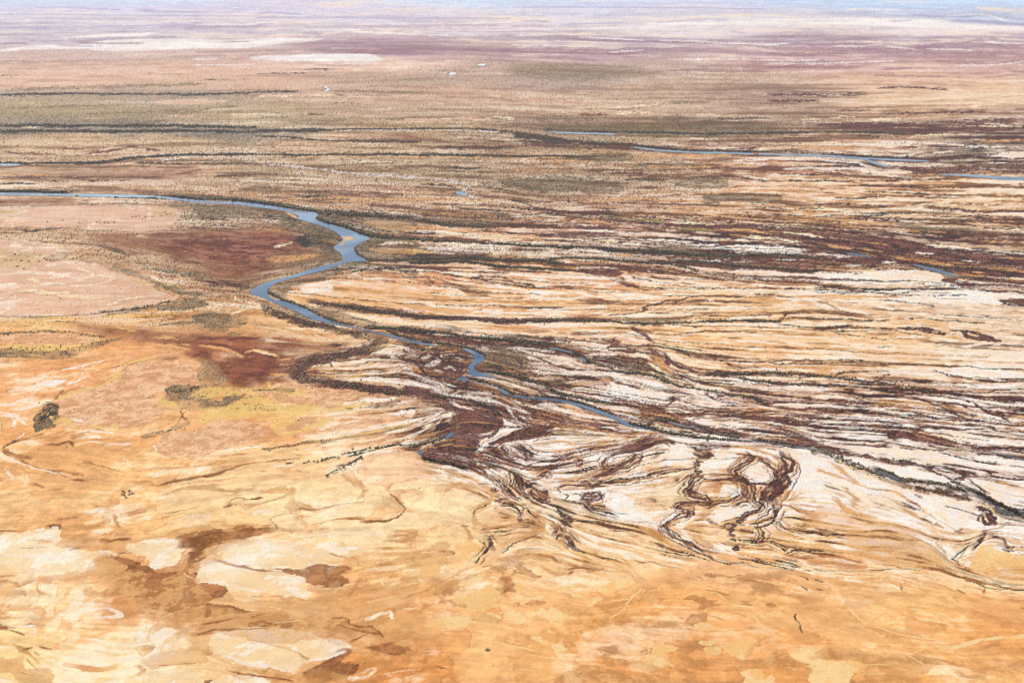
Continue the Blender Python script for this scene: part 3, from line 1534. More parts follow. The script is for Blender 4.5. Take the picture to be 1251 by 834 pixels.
pE7 340 230 400 180 440 160 450 200 380 240
B7 470 150 520 180 580 220 600 250
pB8 540 190 620 185 670 210 620 230 640 270 660 290 580 260
B6 430 130 500 120
G5 440 130 500 120
B9 610 60 640 90 700 130 800 190
pB6 620 150 700 140 800 185 740 180 660 165
pE5 570 125 610 130 640 150 600 155
B8 600 70 620 100
b9 640 60 760 60 900 60
B7 780 50 860 70 910 105
E14 680 90 800 100 900 160
E9 660 170 760 200
b8 800 130 900 170 980 160
E9 800 40 960 30 1100 50
D5 960 0 1010 20 1080 40
D5 1000 0 1040 20 1200 75 1249 75
D5 1140 60 1240 72
pB8 1060 100 1120 120 1180 140 1100 145
B5 980 170 1000 150
B5 960 140 1060 130 1249 160
B9 600 260 560 300
pB10 630 340 700 320 720 350 800 345 860 340 780 330 660 355
E7 700 320 760 330
pE7 660 250 700 240 740 280 720 310 680 290
b9 520 200 560 280 620 330
pE5 730 410 860 380 960 410 980 440 940 475 840 440 760 430
pE6 600 400 660 420 690 460 640 470
pE8 100 470 240 440 400 425 520 420 500 460 420 460 300 480 160 495
E8 540 410 600 400
E7 180 510 240 520
E8 240 370 260 350
E9 410 480 480 510
B4 390 450 400 445
pE9 900 270 1060 280 1220 310 1160 350 1100 370 1020 330
E9 860 300 890 320
E9 980 435 1020 440
E8 1060 440 1080 445
E8 720 500 780 510
pE5 740 545 790 555 800 580 760 575
E7 840 515 880 535
E9 780 575 860 595
pE5 890 610 980 625 940 645 900 630
E6 1180 640 1220 660
E6 1000 685 1040 690
B5 470 632 485 632
b9 540 570 640 600 720 610
E7 440 570 600 600 760 640
b24 0 500 160 540
B9 0 620 30 640
b12 0 780 120 790
B6 160 730 240 745
E8 0 800 40 790
E6 460 740 560 750
b30 760 830 1000 800 1249 800
b18 420 430 700 500
b14 1100 580 1060 520 1249 460
E6 1100 560 1160 510 1249 490
E9 0 380 60 380
b24 960 380 1100 400 1249 380
b9 1080 20 1160 60
B5 1060 85 1110 90
E12 1120 90 1249 100
E10 930 250 1100 250
d4
pE12 0 240 100 200 160 190 80 230 0 260
O12 0 70 80 160 180 240 220 260
b6 40 60 120 150 200 230
B7 110 80 160 95 200 100
pB8 100 80 140 75 200 95 150 108
B6 200 90 300 115 420 140
m5 260 20 400 50 520 60
D5 280 0 400 35 480 50 600 90
D4 580 65 640 90 720 110
M8 480 0 560 30 660 45
D6 400 0 480 15 560 50 620 70
m6 760 70 860 95 960 110
D8 780 80 900 95 1000 120 1100 148
D6 860 80 1000 105 1140 130
S7 640 80 760 110 900 125 1040 140
D5 600 70 680 100 800 105
M7 980 80 1080 100 1140 125
B7 1060 45 1140 70 1210 75
M6 1060 40 1120 15 1200 25
M5 1100 20 1249 30
E9 800 20 1000 40
E10 860 60 960 70
b7 760 0 800 40
b9 860 10 960 0 1040 20
W9 640 0 760 50
D6 1130 180 1160 190 1180 210
D7 1150 240 1180 265
D8 1220 205 1249 220
D9 1240 255 1249 262
D5 1160 145 1210 150
B7 1060 210 1080 205
B5 1100 205 1120 215
B5 1140 300 1160 298
pO12 1100 380 1130 320 1200 260 1200 200 1249 240 1249 420 1180 400 1160 460 1249 520 1249 540 1140 480
G5 1100 410 1120 460 1140 530
D4 1110 410 1105 450
D4 1120 490 1140 525
b14 440 150 480 140 560 170
pB6 510 150 580 155 700 170 770 170 770 190 720 195 640 180 560 180
D5 740 180 775 175
B6 450 140 480 160
B5 790 205 860 212
b9 300 200 480 200 560 220
E10 620 210 740 220
E9 860 200 1000 230
b5 880 170 1000 190
W6 520 180 560 195
E6 300 130 480 190 560 220
E6 560 260 640 300 680 340
B7 570 270 620 280
B8 620 280 700 305
pB5 450 320 520 310 620 320 660 320 640 345 580 370 510 385 560 355 480 330
pB5 720 325 780 325 820 345 760 345
pb6 780 310 860 310 940 325 960 345 900 330 840 325
pB5 940 350 990 352 980 362 950 358
E8 820 340 880 340
E8 700 360 860 370
E9 540 400 560 380
pB6 460 450 500 420 560 435 530 455 480 470
B6 580 420 620 430 670 450
B5 400 440 440 445
pB5 765 485 790 475 805 485 780 492
B4 450 500 470 510
E9 640 400 660 410
pE10 520 490 600 480 660 500 560 510
E6 740 400 840 420 900 480 960 520
E12 860 400 940 440
E9 960 395 1010 405 1000 420
pE5 670 600 720 575 800 560 870 565 880 610 840 650 800 668 760 650 720 625
pE5 490 580 560 572 630 578 600 590 520 590
pE6 560 630 620 620 620 650 580 655
pE6 190 680 240 640 260 620 200 570 160 560 260 590 380 610 370 640 300 640 360 680 340 700 400 700 370 740 380 770 320 740 260 740
E7 80 660 160 660 210 640 200 620
E5 80 695 160 680
E5 480 690 490 685
pE5 510 755 560 752 540 768
pE6 770 810 840 755 900 770 920 800 980 800 940 834 820 834
E6 1060 740 1120 750
pE14 1100 640 1200 600 1249 600 1249 700 1140 680
E9 1100 670 1180 690
b9 860 600 820 690
G4 960 690 1050 660
b8 800 690 860 700 1000 690
b7 960 700 1000 640
E9 900 560 960 520
b20 0 700 160 720 300 780
b30 0 800 400 825
b9 420 660 500 720
b24 920 720 1040 720
b9 540 530 760 510 860 500
E6 0 440 50 390 80 330 160 260
E6 80 320 0 330
G5 180 290 220 260 260 250
E8 90 400 140 390
b14 240 330 420 290
b14 200 470 420 480
E7 20 280 100 270
E6 0 480 80 520 200 600
d5
B8 0 60 100 65 180 78 270 100
pB10 0 90 140 100 280 120 200 130 60 115 0 110
D4 0 140 80 150
S8 0 145 200 150 360 150 480 140
D4 320 148 440 146
pb20 200 20 400 0 640 0 740 40 760 100 600 130 420 110 280 70
E7 680 20 740 70 780 120 820 130
S12 680 0 740 50 790 110 860 150 980 190 1100 230 1249 250
S16 780 80 760 30 740 0
S12 880 150 1040 200 1200 250
D5 900 200 980 230 1100 260 1249 285
D4 1060 220 1180 260 1249 280
m7 820 90 860 120
pM5 800 80 860 95 880 120 850 110
M8 810 70 880 20 950 0
M7 860 60 900 20
S8 820 100 860 60 940 0
pM8 1110 0 1180 30 1249 55 1249 40 1180 5
E8 1180 10 1249 30
pE10 900 100 960 30 1060 0 1140 40 1249 80 1249 160 1100 120 1000 150
pb12 1050 120 1100 140 1200 130 1249 150 1249 220 1160 200 1100 180
B6 1080 80 1140 110
B7 1180 140 1249 160
D5 480 130 560 140 640 150
B7 540 105 580 110
pB5 610 135 680 130 700 140 640 145
G5 640 180 720 200
b7 640 200 760 240 860 290
B5 840 260 880 290
B5 480 220 520 270
B5 1000 280 1010 250
b5 860 240 980 260 1000 290
E14 200 190 400 180 480 220
E14 560 210 640 250 720 270
E9 340 250 480 270
pb10 90 230 150 225 140 245
b9 190 220 240 240
B5 50 250 70 260
pb7 110 285 240 280 400 285 560 290 700 300 820 295 800 330 820 380 760 350 700 320 560 305 440 310 440 340 380 360 300 340 240 370 200 350 180 320
E7 340 300 370 295
pb14 60 370 160 380 240 430 320 470 480 490 620 540 700 580 500 560 300 510 180 470 60 450
pb8 500 470 560 410 600 420 600 460 680 480 760 490 720 520 680 550 600 530
pO24 900 340 1100 350 1249 380 1249 480 1100 450 960 380
B5 1230 378 1249 380
E8 340 480 480 530 640 560 760 580
E9 600 440 760 470 840 490
E12 780 300 820 340
E9 560 380 700 400 780 420
E8 180 380 280 460 420 470 520 430
E12 240 330 160 320
pb12 20 600 160 600 320 650 500 680 700 720 600 700 480 660 300 690 120 690 0 680
pE6 0 720 120 705 220 710 240 740 180 800 200 834 0 834
E9 240 720 420 720
E8 260 770 400 770
E6 200 680 230 680
pb20 260 760 500 690 640 700 740 720 640 780 620 834 260 834
E7 520 660 640 720
E9 560 650 700 610 860 620
E18 700 640 900 600 1100 560 1249 540
E9 1180 450 1220 460
b8 820 760 900 800 1000 800
b9 1140 730 1180 790
E9 340 640 420 670
b8 1100 590 1000 620
E9 0 400 60 420
x
pR5 120 291 165 289 210 285 250 284 275 281 300 280 330 277 352 285 372 294 388 308 394 313 372 318 345 325 330 333 305 341 278 342 258 336 240 323 215 319 205 311 190 306 150 300
b3 310 277 345 281 370 288
R4 215 296 260 300 320 304 360 305
c1.6 334 300 356 297
D4.6 -60 232.6 0 234.2 60 236.2 120 238 180 239.8 250 241.8 290 243.4 330 247.6 362 253.2 390 257.8
D2.6 388 267 398 272 422 277.6 446 286.4 466 289.2 500 291
D2.6 433 302.4 436 310 450 317.2 500 316.6
b2.5 330 316 380 312
pD3 362 290 380 286 392 289 396 296 380 301 366 298
pG3 340 262 385 268 412 284 416 296 408 308 396 312 385 300 372 288 345 278
m2.4 0 216 200 217
pb7 128 678 178 700 214 690 238 652 296 642 340 640 300 662 242 690 236 706 256 736 330 746 436 768 400 784 300 776 236 764 176 744 142 716
B13 268 654 246 664 234 680 228 694 208 706
B9 340 646 300 650 262 656
b12 250 742 320 752 390 764 470 772
'''.replace('p20m 0 0\n', '')
# regional ground (far rows carry haze blue and lilac in the colour):  x y  rrggbb  maroon-scrub share  salt share  shrub speckle
REGION = '''
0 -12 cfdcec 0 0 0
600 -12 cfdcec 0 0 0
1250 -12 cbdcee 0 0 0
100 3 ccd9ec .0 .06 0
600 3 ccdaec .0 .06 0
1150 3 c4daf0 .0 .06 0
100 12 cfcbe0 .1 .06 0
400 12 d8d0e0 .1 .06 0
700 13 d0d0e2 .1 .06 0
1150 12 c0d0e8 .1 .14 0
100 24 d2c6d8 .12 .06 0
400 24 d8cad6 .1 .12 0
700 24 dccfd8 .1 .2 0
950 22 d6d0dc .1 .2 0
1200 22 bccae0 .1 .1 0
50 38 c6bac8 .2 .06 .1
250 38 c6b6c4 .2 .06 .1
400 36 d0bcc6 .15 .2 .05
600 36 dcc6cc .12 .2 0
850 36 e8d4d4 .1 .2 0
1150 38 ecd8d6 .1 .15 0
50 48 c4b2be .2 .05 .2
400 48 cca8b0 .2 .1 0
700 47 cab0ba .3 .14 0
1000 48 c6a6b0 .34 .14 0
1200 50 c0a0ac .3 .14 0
60 66 c4a898 .1 .0 .35
250 66 c8aa98 .1 .02 .35
450 62 b48c98 .3 .05 0
700 62 c09aa0 .35 .08 0
1000 66 d0a8a6 .25 .1 0
1200 66 d0a6a4 .25 .08 0
60 84 d2b09a .06 0 .25
250 86 d4b098 .08 .02 .25
450 78 e0bea8 .1 .1 .15
620 82 b8a08c .05 .04 .6
800 84 b8a292 .1 .03 .5
1000 82 c89e98 .3 .06 .05
1200 80 cea89c .2 .06 .05
60 98 d8b298 .04 0 .2
280 100 c8a68a .06 0 .35
500 96 ac9680 .06 0 .6
680 90 a49484 .02 0 .8
860 98 b49c84 .1 .02 .5
1100 96 dab296 .1 .03 .05
60 112 9c8e74 0 0 .8
220 122 a2927a 0 .03 .6
400 118 c0a086 .08 .02 .35
560 120 c2a084 .1 .02 .35
760 118 b89c80 .12 .02 .45
960 118 a48874 .25 .03 .4
1080 116 e4be9a .10 .04 .05
1200 122 f0cca6 .03 .06 0
100 136 a4946e 0 .02 .6
300 140 b09c76 .04 .05 .5
500 142 b49878 .06 .03 .45
700 138 bc9c7c .08 .04 .35
950 140 a88c70 .2 .05 .4
1100 138 c4a07c .25 .06 .2
1230 142 b89680 .28 .05 .12
100 156 807866 0 0 .95
300 158 807866 0 0 .9
500 152 a89068 .05 .02 .6
700 154 988068 .12 0 .7
900 158 8a7662 .25 .04 .7
1100 160 8c7062 .45 .05 .3
1240 158 7c5c52 .6 .05 .15
80 176 bc9e74 .08 0 .35
250 176 b49870 .04 0 .4
420 172 b89672 .1 .04 .4
600 176 9a7e5e .2 .02 .6
760 170 9a845c .15 .02 .7
900 178 a8866a .3 .12 .4
1050 172 b88e6c .35 .15 .25
1220 180 70544c .6 .12 .2
80 196 b4946c .06 .02 .5
300 194 a68a66 .1 .03 .6
500 195 ac9068 .12 .02 .5
700 194 ac8860 .2 .04 .5
900 196 b07f60 .4 .12 .2
1100 200 8c6454 .6 .15 .2
60 216 ceaa80 .12 .06 .2
200 214 c89c78 .15 .04 .25
340 222 ac926a .08 .02 .55
520 214 a88e64 .06 .02 .6
640 222 a08664 .1 .02 .65
800 222 a4825f .2 .04 .55
960 226 cc9868 .35 .1 .15
1150 228 d8a472 .32 .14 .03
60 232 d0aa80 .1 .04 .25
300 236 b08c66 .12 .03 .5
450 240 a88060 .15 .03 .55
600 244 ac8660 .15 .03 .5
760 248 a67c5e .25 .05 .5
900 250 c4946a .3 .1 .2
1120 248 dcaa74 .3 .14 .03
50 262 deae8c 0 .03 .05
180 262 deae8a 0 .02 .05
260 262 96805e .1 .02 .8
420 264 987a5c .15 .04 .7
560 262 a07a5c .3 .06 .5
700 268 a2765a .4 .1 .3
880 268 cc9866 .3 .06 .12
1060 262 dea870 .25 .1 .04
1220 272 dea874 .25 .1 .03
40 284 b09064 .02 .02 .6
150 290 a87e58 .1 0 .6
300 300 8a4c38 0 .02 0
420 290 88745a .1 .02 .8
600 288 c8906a .3 .22 .2
760 290 b08068 .4 .25 .2
950 292 8c5c50 .5 .12 .1
1120 292 8a5c52 .5 .08 .1
1240 300 c08e6c .4 .1 .02
40 310 dcae84 .02 .06 .2
150 318 a8845a .06 0 .7
240 328 a07c54 .1 .03 .7
420 320 8c785c .1 .05 .8
560 312 8c7058 .35 .18 .5
750 312 7c6252 .5 .15 .5
950 315 6a4c44 .6 .14 .3
1130 312 7a5450 .6 .15 .1
1240 322 74504c .6 .1 .1
40 344 e0b08c 0 .06 0
150 344 e2b28e 0 .04 0
230 352 b08a5a .05 .05 .6
280 350 a07c58 .15 .05 .7
400 340 dca878 .1 .3 .1
560 338 dca474 .22 .3 .15
720 338 d8a47a .25 .35 .15
900 338 d8b090 .3 .45 .12
1080 340 f0d4b8 .14 .6 .02
1220 342 906460 .45 .3 .04
60 384 e8be7e .06 0 .35
160 390 d8a468 .1 0 .25
230 384 c89860 .1 .02 .45
300 384 d0a06c .1 .05 .4
420 362 eab884 .12 .25 .05
560 362 e4b07c .12 .3 .03
720 362 e6b482 .12 .35 .03
900 364 e8b884 .12 .36 .02
1080 370 eec49a .1 .45 .01
1210 372 f4d6b8 .08 .55 0
50 412 e8b878 .05 .02 .25
170 412 e0a468 .08 0 .1
270 416 a86848 .1 .04 .1
420 396 e8b47c .1 .15 .2
560 398 e8b684 .12 .3 .15
720 400 e4b88e .16 .4 .1
900 404 eebc82 .08 .3 .01
1080 410 f0c28c .08 .36 .01
1220 420 f4d2ae .1 .5 0
50 440 e4a86a .04 .06 .03
200 440 e2ae76 .02 .03 .08
290 446 80442f .05 0 0
400 440 ecc49a .08 .35 .1
500 444 b48c72 .4 .4 .3
620 430 806658 .5 .25 .6
720 446 c0a48e .35 .5 .2
850 450 e8be92 .22 .4 .05
1000 440 eebe88 .1 .35 .01
1200 450 f4cea2 .1 .5 0
40 470 e6aa6c .06 .12 .02
150 476 dca470 0 .04 .06
250 480 d8a86a .05 .02 .25
340 490 ecbe74 .02 .02 .12
440 480 d8a87c .05 .15 .1
540 468 8a665a .55 .3 .4
650 470 846458 .5 .3 .4
760 484 d4bcaa .35 .5 .1
900 488 d0b09a .4 .45 .1
1050 486 c89c7c .35 .45 .02
1220 490 d0a888 .35 .5 .02
60 520 e8ae6c .08 .08 .03
160 530 e8b474 .06 .03 .02
300 520 dca468 .05 .03 .06
430 506 e6b680 .05 .2 .06
520 510 b08668 .3 .3 .2
600 510 6c4c44 .7 .2 .2
680 510 b49888 .45 .5 .1
760 512 b09484 .45 .45 .15
900 524 b89c8c .42 .5 .15
1060 520 bc9a88 .42 .5 .06
1220 535 ccae9c .36 .55 .02
60 560 eab672 .08 .06 .01
200 575 efc07e .05 .05 .01
340 560 eebc7c .08 .08 .02
460 560 eec08a .06 .2 .04
560 550 8c6858 .5 .3 .1
660 550 ccb4a0 .4 .5 .03
760 540 e8cdb0 .36 .5 .02
880 560 eccba4 .08 .5 0
1020 568 f4e0ca .14 .6 0
1200 580 e8d2c0 .2 .6 .02
60 600 efbf7e .06 .06 0
200 605 efc282 .06 .06 0
380 605 f4cc8e .06 .1 0
520 610 f4cd92 .06 .14 .01
640 600 e8c69c .3 .4 .02
760 600 eccaa0 .11 .4 0
880 610 ecc490 .07 .4 0
1040 610 f4dcb8 .11 .45 0
1200 630 f0dcc8 .1 .55 0
80 640 e8b472 .12 .1 0
250 640 eebe7a .08 .1 0
420 640 f6ce92 .05 .12 0
560 650 f2c486 .1 .1 0
700 650 f2c88e .12 .3 0
850 650 ecbc80 .09 .25 0
1020 650 f0c284 .1 .2 0
1150 655 f0c89a .08 .3 0
60 685 fad8a2 .02 .2 0
170 690 e0a86a .05 .1 0
320 685 fadcae .02 .2 0
460 690 ecb672 .05 .08 0
600 690 ecb672 .08 .08 0
760 680 f0be7c .1 .14 0
900 685 eeb87a .14 .1 0
1060 690 e8b070 .1 .06 0
1200 700 f0bc7c .08 .1 0
80 740 fad49a .02 .25 0
200 740 d89f60 .05 .1 0
330 730 f0c486 .03 .15 0
480 740 e4a864 .05 .02 0
640 740 ecb06a .03 .04 0
800 740 e8ae68 .04 .03 0
950 740 ecb26c .04 .05 0
1120 740 efba74 .03 .06 0
1230 745 ecb06c .03 .04 0
60 800 f4c680 .03 .15 0
180 800 f6ca88 .02 .18 0
330 800 e8b878 .03 .12 0
480 810 dc9c58 .05 .04 0
640 800 eab068 .02 .02 0
800 800 e4a661 .02 .02 0
950 800 e8ac66 .03 .03 0
1120 800 ecb36a .02 .04 0
1230 800 ecb26c .02 .02 0
200 850 f4c680 .03 .15 0
600 850 e6a862 .02 .02 0
1100 850 ecb36a .02 .04 0
'''
# standing water: ribbons "name; width; x y ..." and outlines "name; p; x y ..."
WATER = '''
a2|main river;p;-1250 175 -900 182 -600 184 -300 196 0 225 200 232 400 255 560 285 690 300 680 340 740 362 860 395 950 430 1010 455 960 480 915 512 930 555 990 590 900 598 850 606 800 627 700 657 560 692 440 727 390 765 385 790 400 812 430 830 500 844 620 887 700 930 790 965 900 992 1000 1014 1100 1037 1160 1051 1249 1074 1320 1088 1400 1104 1398 1112 1320 1098 1249 1085 1100 1048 980 1018 880 995 760 972 650 945 560 900 440 855 350 815 290 795 280 775 330 742 420 711 520 685 620 651 720 625 800 605 840 590 830 545 800 525 790 505 840 470 830 440 780 405 700 375 600 345 565 335 575 318 500 290 440 280 300 262 150 245 0 240 -300 210 -600 204 -900 196 -1250 190
b3|middle reach;p;320 374 370 383 415 402 457 428 446 456 412 474 396 494 422 519 470 529 500 544 522 556 460 547 400 546 364 531 370 502 358 490 388 456 399 430 383 409 343 388
b3|side pool;p;308 552 340 546 352 566 345 574 312 570
b3|narrow reach;p;538 618 575 628 604 643 617 661 592 659 556 636
b3|lower reach;p;640 664 740 674 820 678 900 686 1000 704 1100 733 1200 769 1249 788 1320 820 1352 842 1420 858 1500 876 1500 880 1400 862 1330 848 1295 832 1249 806 1190 784 1090 748 1000 718 900 698 820 688 740 683 645 674
c4|distributary;p;640 182 740 181 830 187 960 201 1100 221 1249 241 1249 248 1100 227 960 206 830 192 740 185 640 184
c4|side channel;p;330 72 400 86 450 99 560 116 560 120 440 106 380 94
c5|salt pool;p;350 366 400 383 450 404 490 430 470 430 430 410 380 388
c5|sheet;p;900 239 1000 252 1080 262 1249 299 1320 316 1320 320 1249 306 1080 268 1000 256 900 242
c3|blind pool;p;218 174 232 152 262 137 270 147 242 172
c3|corner pool;p;52 262 66 250 78 262 74 276 60 274
b3|link;p;860 370 930 382 1000 400 1000 406 930 389 862 376
b3|link pool;p;1040 430 1062 434 1080 452 1066 456
a3|creek pond;p;284 178 318 169 348 184 332 196
a5|east river;p;750 62 880 64 1000 72 1249 84 1400 90 1400 112 1249 100 1100 96 1000 84 970 84 880 76 750 68
a5|east creek;p;175 543 240 552 310 563 310 568 240 560 176 549
a5|east creek pool;p;578 612 650 628 740 650 830 677 838 688 740 666 650 640 580 619
a5|east puddle;p;846 718 866 716 876 726 856 728
g4|far river;p;-660 316 -548 329 -408 339 -248 343 0 350 200 354 330 360 420 367 480 370 600 376 780 384 780 389 600 384 490 378 520 388 600 416 580 416 510 397 470 380 420 377 330 368 200 362 0 357 -248 350 -408 346 -548 336 -645 322
g3|far channel;p;180 243 300 247 400 249 500 253 500 258 400 256 300 253 180 247
g2|far pond;p;328 22 345 20 350 32 362 36 348 46 326 45 346 35
f2|horizon pond;p;942 364 950 354 972 354 976 362 956 368
f2|horizon pool;p;1080 320 1092 312 1122 313 1112 322
g1|west pond;p;0 402 30 400 95 402 95 408 0 410
'''
# sand bars standing in the river
BARS = '''
a2;838 452 848 440 888 438 915 452 916 464 884 470 868 482 846 500 818 504 830 486 858 470
a2;486 290 520 296 560 320 570 334 548 330 510 306
'''
# lone shrubs one can count: tile | x y ...
SHRUBS = '''
c2|500 330 520 325 605 323 635 318 668 318 690 320 712 318 720 312 745 300 768 295 795 292 815 300 840 278 855 268 880 262 890 285 905 240 920 268 950 262 960 250 985 240 1010 235 1050 235 1080 228 1100 222 1130 218 1150 212 1170 207 1215 185 1240 178
c1|750 500 748 520 760 527 770 540 790 521 790 500 810 515
a1|810 328 830 325 850 322 890 325 930 325 985 318 1010 295 1020 310 1040 305 1000 262
e1|500 362 590 358 610 360 640 362 660 362 700 360 480 362 385 348 290 358
h1|90 555 120 560 210 545 245 560 270 580 285 585 105 630 145 643 35 590 65 592 130 595 175 598 240 596
d3|472 632 487 632
'''
# belts where trees and shrubs stand close:  tile | density width points
TREES = '''
a1|22;10;-300 168 0 172 300 184 600 196 900 206 1249 216
a2|18;14;0 214 200 222 400 243 560 270 700 294
a2|6;26;700 295 850 306 1000 312 1249 326
a3|6;20;0 322 80 342 200 368 350 380 550 385
a2|7;16;685 330 740 356 800 366 900 396 980 430 1080 446 1249 456
a3|6;16;0 453 150 465 300 475 500 485 700 497 900 505 1249 516
a4|6;16;0 520 200 535 400 545 600 562 700 566 850 555 1000 556 1249 576
a2|7;14;915 512 930 550 1000 586 1120 592 1249 584
a3|7;20;0 580 200 578 400 580 600 586 800 592 940 612
a3|6;14;850 580 1000 574 1249 586
a3|6;14;0 602 200 598 400 605 600 628 800 640 960 652
a4|6;14;0 590 200 602 330 608 420 625 520 655
a4|5;14;380 592 550 600 680 615 900 630 1100 640
b2|8;12;385 10 395 40 500 90 620 136 700 180 790 214 900 240
b2|5;30;640 90 780 110 960 130 1060 150 1249 170
b2|6;16;980 245 1080 250 1249 258
b2|6;14;1110 268 1180 290 1249 314
b3|4;26;0 178 300 190 600 210 900 205 1249 208
b4|4;22;0 208 120 224 300 225 550 210 750 208 1010 210
b3|7;20;0 266 150 276 300 300 450 314 600 322 720 342 880 352
b3|5;14;900 372 960 385 1030 412 1090 450 1150 475 1249 500
b4|5;14;0 520 100 525 220 538 300 568 380 602 450 612
b4|5;10;450 612 600 640 760 664 860 676 950 725
b3|7;14;0 320 150 342 260 354 340 372 400 392 462 416
b3|6;16;480 515 600 530 700 560 800 590 840 610 880 635 960 660 1100 690 1249 716
b3|6;12;360 562 440 575 520 600 580 625 630 656
b3|6;12;640 660 740 672 900 684 1000 702 1100 730 1249 786
b3|4;14;120 660 260 680 400 700 480 730 550 780
b2|6;50;1030 340 960 390 820 420 700 435 600 470 560 530 640 570
b2|5;46;640 575 900 605 1050 630 1249 655
b2|5;40;380 130 480 180 620 225 760 250 900 280 1000 300
b3|4;60;0 350 150 400 300 470
c4|6;14;60 82 200 112 360 142 520 168 640 180 740 184
c4|5;12;860 182 960 200 1100 222 1249 246
c4|5;10;250 55 340 70 420 100 560 116 640 150 760 172
c5|6;14;360 358 440 395 520 430 640 440 780 460 900 500
c5|5;12;900 475 980 510 1060 560 1150 600 1249 655
c5|4;30;20 255 150 310 250 350 400 410
c3|5;12;80 300 160 312 260 332 340 362
c3|4;10;0 228 60 215 140 195 210 168
c2|1.1;10;720 310 800 296 900 268 1000 242 1200 210
c2|1.1;8;740 410 840 360 900 330 960 295
b1|3;60;240 790 300 740 340 730
c1|3;50;230 70 290 40 330 10
b1|3;50;1030 660 1080 640 1160 620 1230 615
b1|1.4;16;0 290 150 282 280 272 420 282 560 298 650 310
b1|1.6;16;560 165 700 148 860 130 1000 95 1060 85
b1|1.2;30;0 370 200 385 440 385 560 350 700 325
b4|4;24;560 534 760 534 960 526 1249 545
b4|4;20;760 560 900 580 1060 595 1249 598
b5|3;20;0 545 220 570 440 600 700 635
a5|4;22;640 612 800 640 1000 640 1160 668
g1|7;11;0 214 180 212 320 216 520 214 780 214 1000 218 1251 222
g1|7;11;0 240 200 240 420 242 700 242 950 240 1251 246
g1|6;8;0 66 120 62 300 58 480 58
g1|5;7;480 60 800 60 960 62 1251 52
g1|6;10;0 400 250 398 500 392 640 372 800 360 1000 356 1251 354
g1|4;10;650 395 800 400 1000 402 1251 400
g2|6;10;0 242 150 238 380 236
g2|6;6;380 232 800 230 1000 228 1180 236
g2|6;12;1190 242 1251 246
g2|5;8;0 355 300 356 600 354 840 356 1040 358 1251 362
g2|4;6;0 265 150 270 300 285 480 292 800 294
g2|4;8;0 48 130 48 210 48
g3|6;14;0 250 100 262 200 275 300 292 500 302 600 310
g3|5;8;540 246 700 246 900 252 1251 252
g3|5;6;160 238 300 244 500 245
g3|5;8;560 305 720 322 880 336 1251 342
g3|5;8;0 362 200 364 420 366
g4|5;9;0 246 200 246 380 244 560 248 660 256
g4|5;6;0 348 200 352 440 362 620 372
a4|3;12;60 100 320 100
a5|3;14;200 318 320 320 420 302 560 298
'''
# ------------------------------------------------------------------ viewpoint
CW, CH = 1251.0, 834.0            # traced frame
FPX, HORIZON, EYE = 1341.0, -14.0, 900.0
PITCH = math.atan((CH / 2 - HORIZON) / FPX)
SP, CP = math.sin(PITCH), math.cos(PITCH)

def ground_at(u, v):
    """Point of the plain (metres) seen at frame position u, v."""
    b = v - CH / 2
    t = EYE / (FPX * SP + b * CP)
    return t * (u - CW / 2), t * (FPX * CP - b * SP)

SOILS = {
 'W': 'fbeee0', 'c': 'fce2bc', 'o': 'fad6a0', 'O': 'eeb876', 'Y': 'f5ce7a', 'U': 'e6c695', 'b': 'cd8e54', 'B': '9c6038',
 'M': '4f2a25', 'm': '643c36', 'w': '5c5c64', 'R': '7e4630', 'N': 'dccbc2', 'D': '352c26', 'q': '4f3d34', 'G': '6a5c48', 'g': 'aa8d6a', 'P': 'e6bb9a', 'Q': 'dfa577', 'E': 'fad294',
 'K': '96707c', 'k': '9c7484', 'L': 'cbbac6', 'V': 'a6a4c6', 'v': '8a8a3e', 'S': 'cbb28e', 'p': 'e6bb9a',  # lilac letters are far soils with haze tint in the colour
}
def srgb2lin(c):
    c = np.asarray(c, float)
    return np.where(c <= 0.04045, c / 12.92, ((c + 0.055) / 1.055) ** 2.4)
def hexlin(h):
    return srgb2lin([int(h[i:i + 2], 16) / 255 for i in (0, 2, 4)])
def sstep(a, b, x):
    t = np.clip((x - a) / (b - a), 0, 1)
    return t * t * (3 - 2 * t)
def box(a, r, axis):
    r = int(max(1, r)); n = a.shape[axis]
    p = [(0, 0)] * a.ndim; p[axis] = (r + 1, r)
    c = np.cumsum(np.pad(a, p, mode='edge'), axis=axis, dtype=np.float64)
    hi = [slice(None)] * a.ndim; lo = [slice(None)] * a.ndim
    hi[axis] = slice(2 * r + 1, 2 * r + 1 + n); lo[axis] = slice(0, n)
    return ((c[tuple(hi)] - c[tuple(lo)]) / (2 * r + 1)).astype(np.float32)
def blur(a, rv, ru, n=2):
    a = np.asarray(a, np.float32)
    for _ in range(n):
        a = box(box(a, rv, 0), ru, 1)
    return a

def hash2(ix, iy, seed):
    h = (ix.astype(np.int64) * 374761393 + iy.astype(np.int64) * 668265263 + seed * 974634777) & 0xFFFFFFFF
    h = ((h ^ (h >> 13)) * 1274126177) & 0xFFFFFFFF
    h = ((h ^ (h >> 16)) * 2246822519) & 0xFFFFFFFF
    return ((h ^ (h >> 15)) & 0xFFFFFF).astype(np.float32) / 16777215.0
def vnoise(x, y, seed):
    ix = np.floor(x); iy = np.floor(y)
    fx = (x - ix).astype(np.float32); fy = (y - iy).astype(np.float32)
    ix = ix.astype(np.int64); iy = iy.astype(np.int64)
    fx = fx * fx * (3 - 2 * fx); fy = fy * fy * (3 - 2 * fy)
    a = hash2(ix, iy, seed); b = hash2(ix + 1, iy, seed); c = hash2(ix, iy + 1, seed); d = hash2(ix + 1, iy + 1, seed)
    return (a + (b - a) * fx) * (1 - fy) + (c + (d - c) * fx) * fy
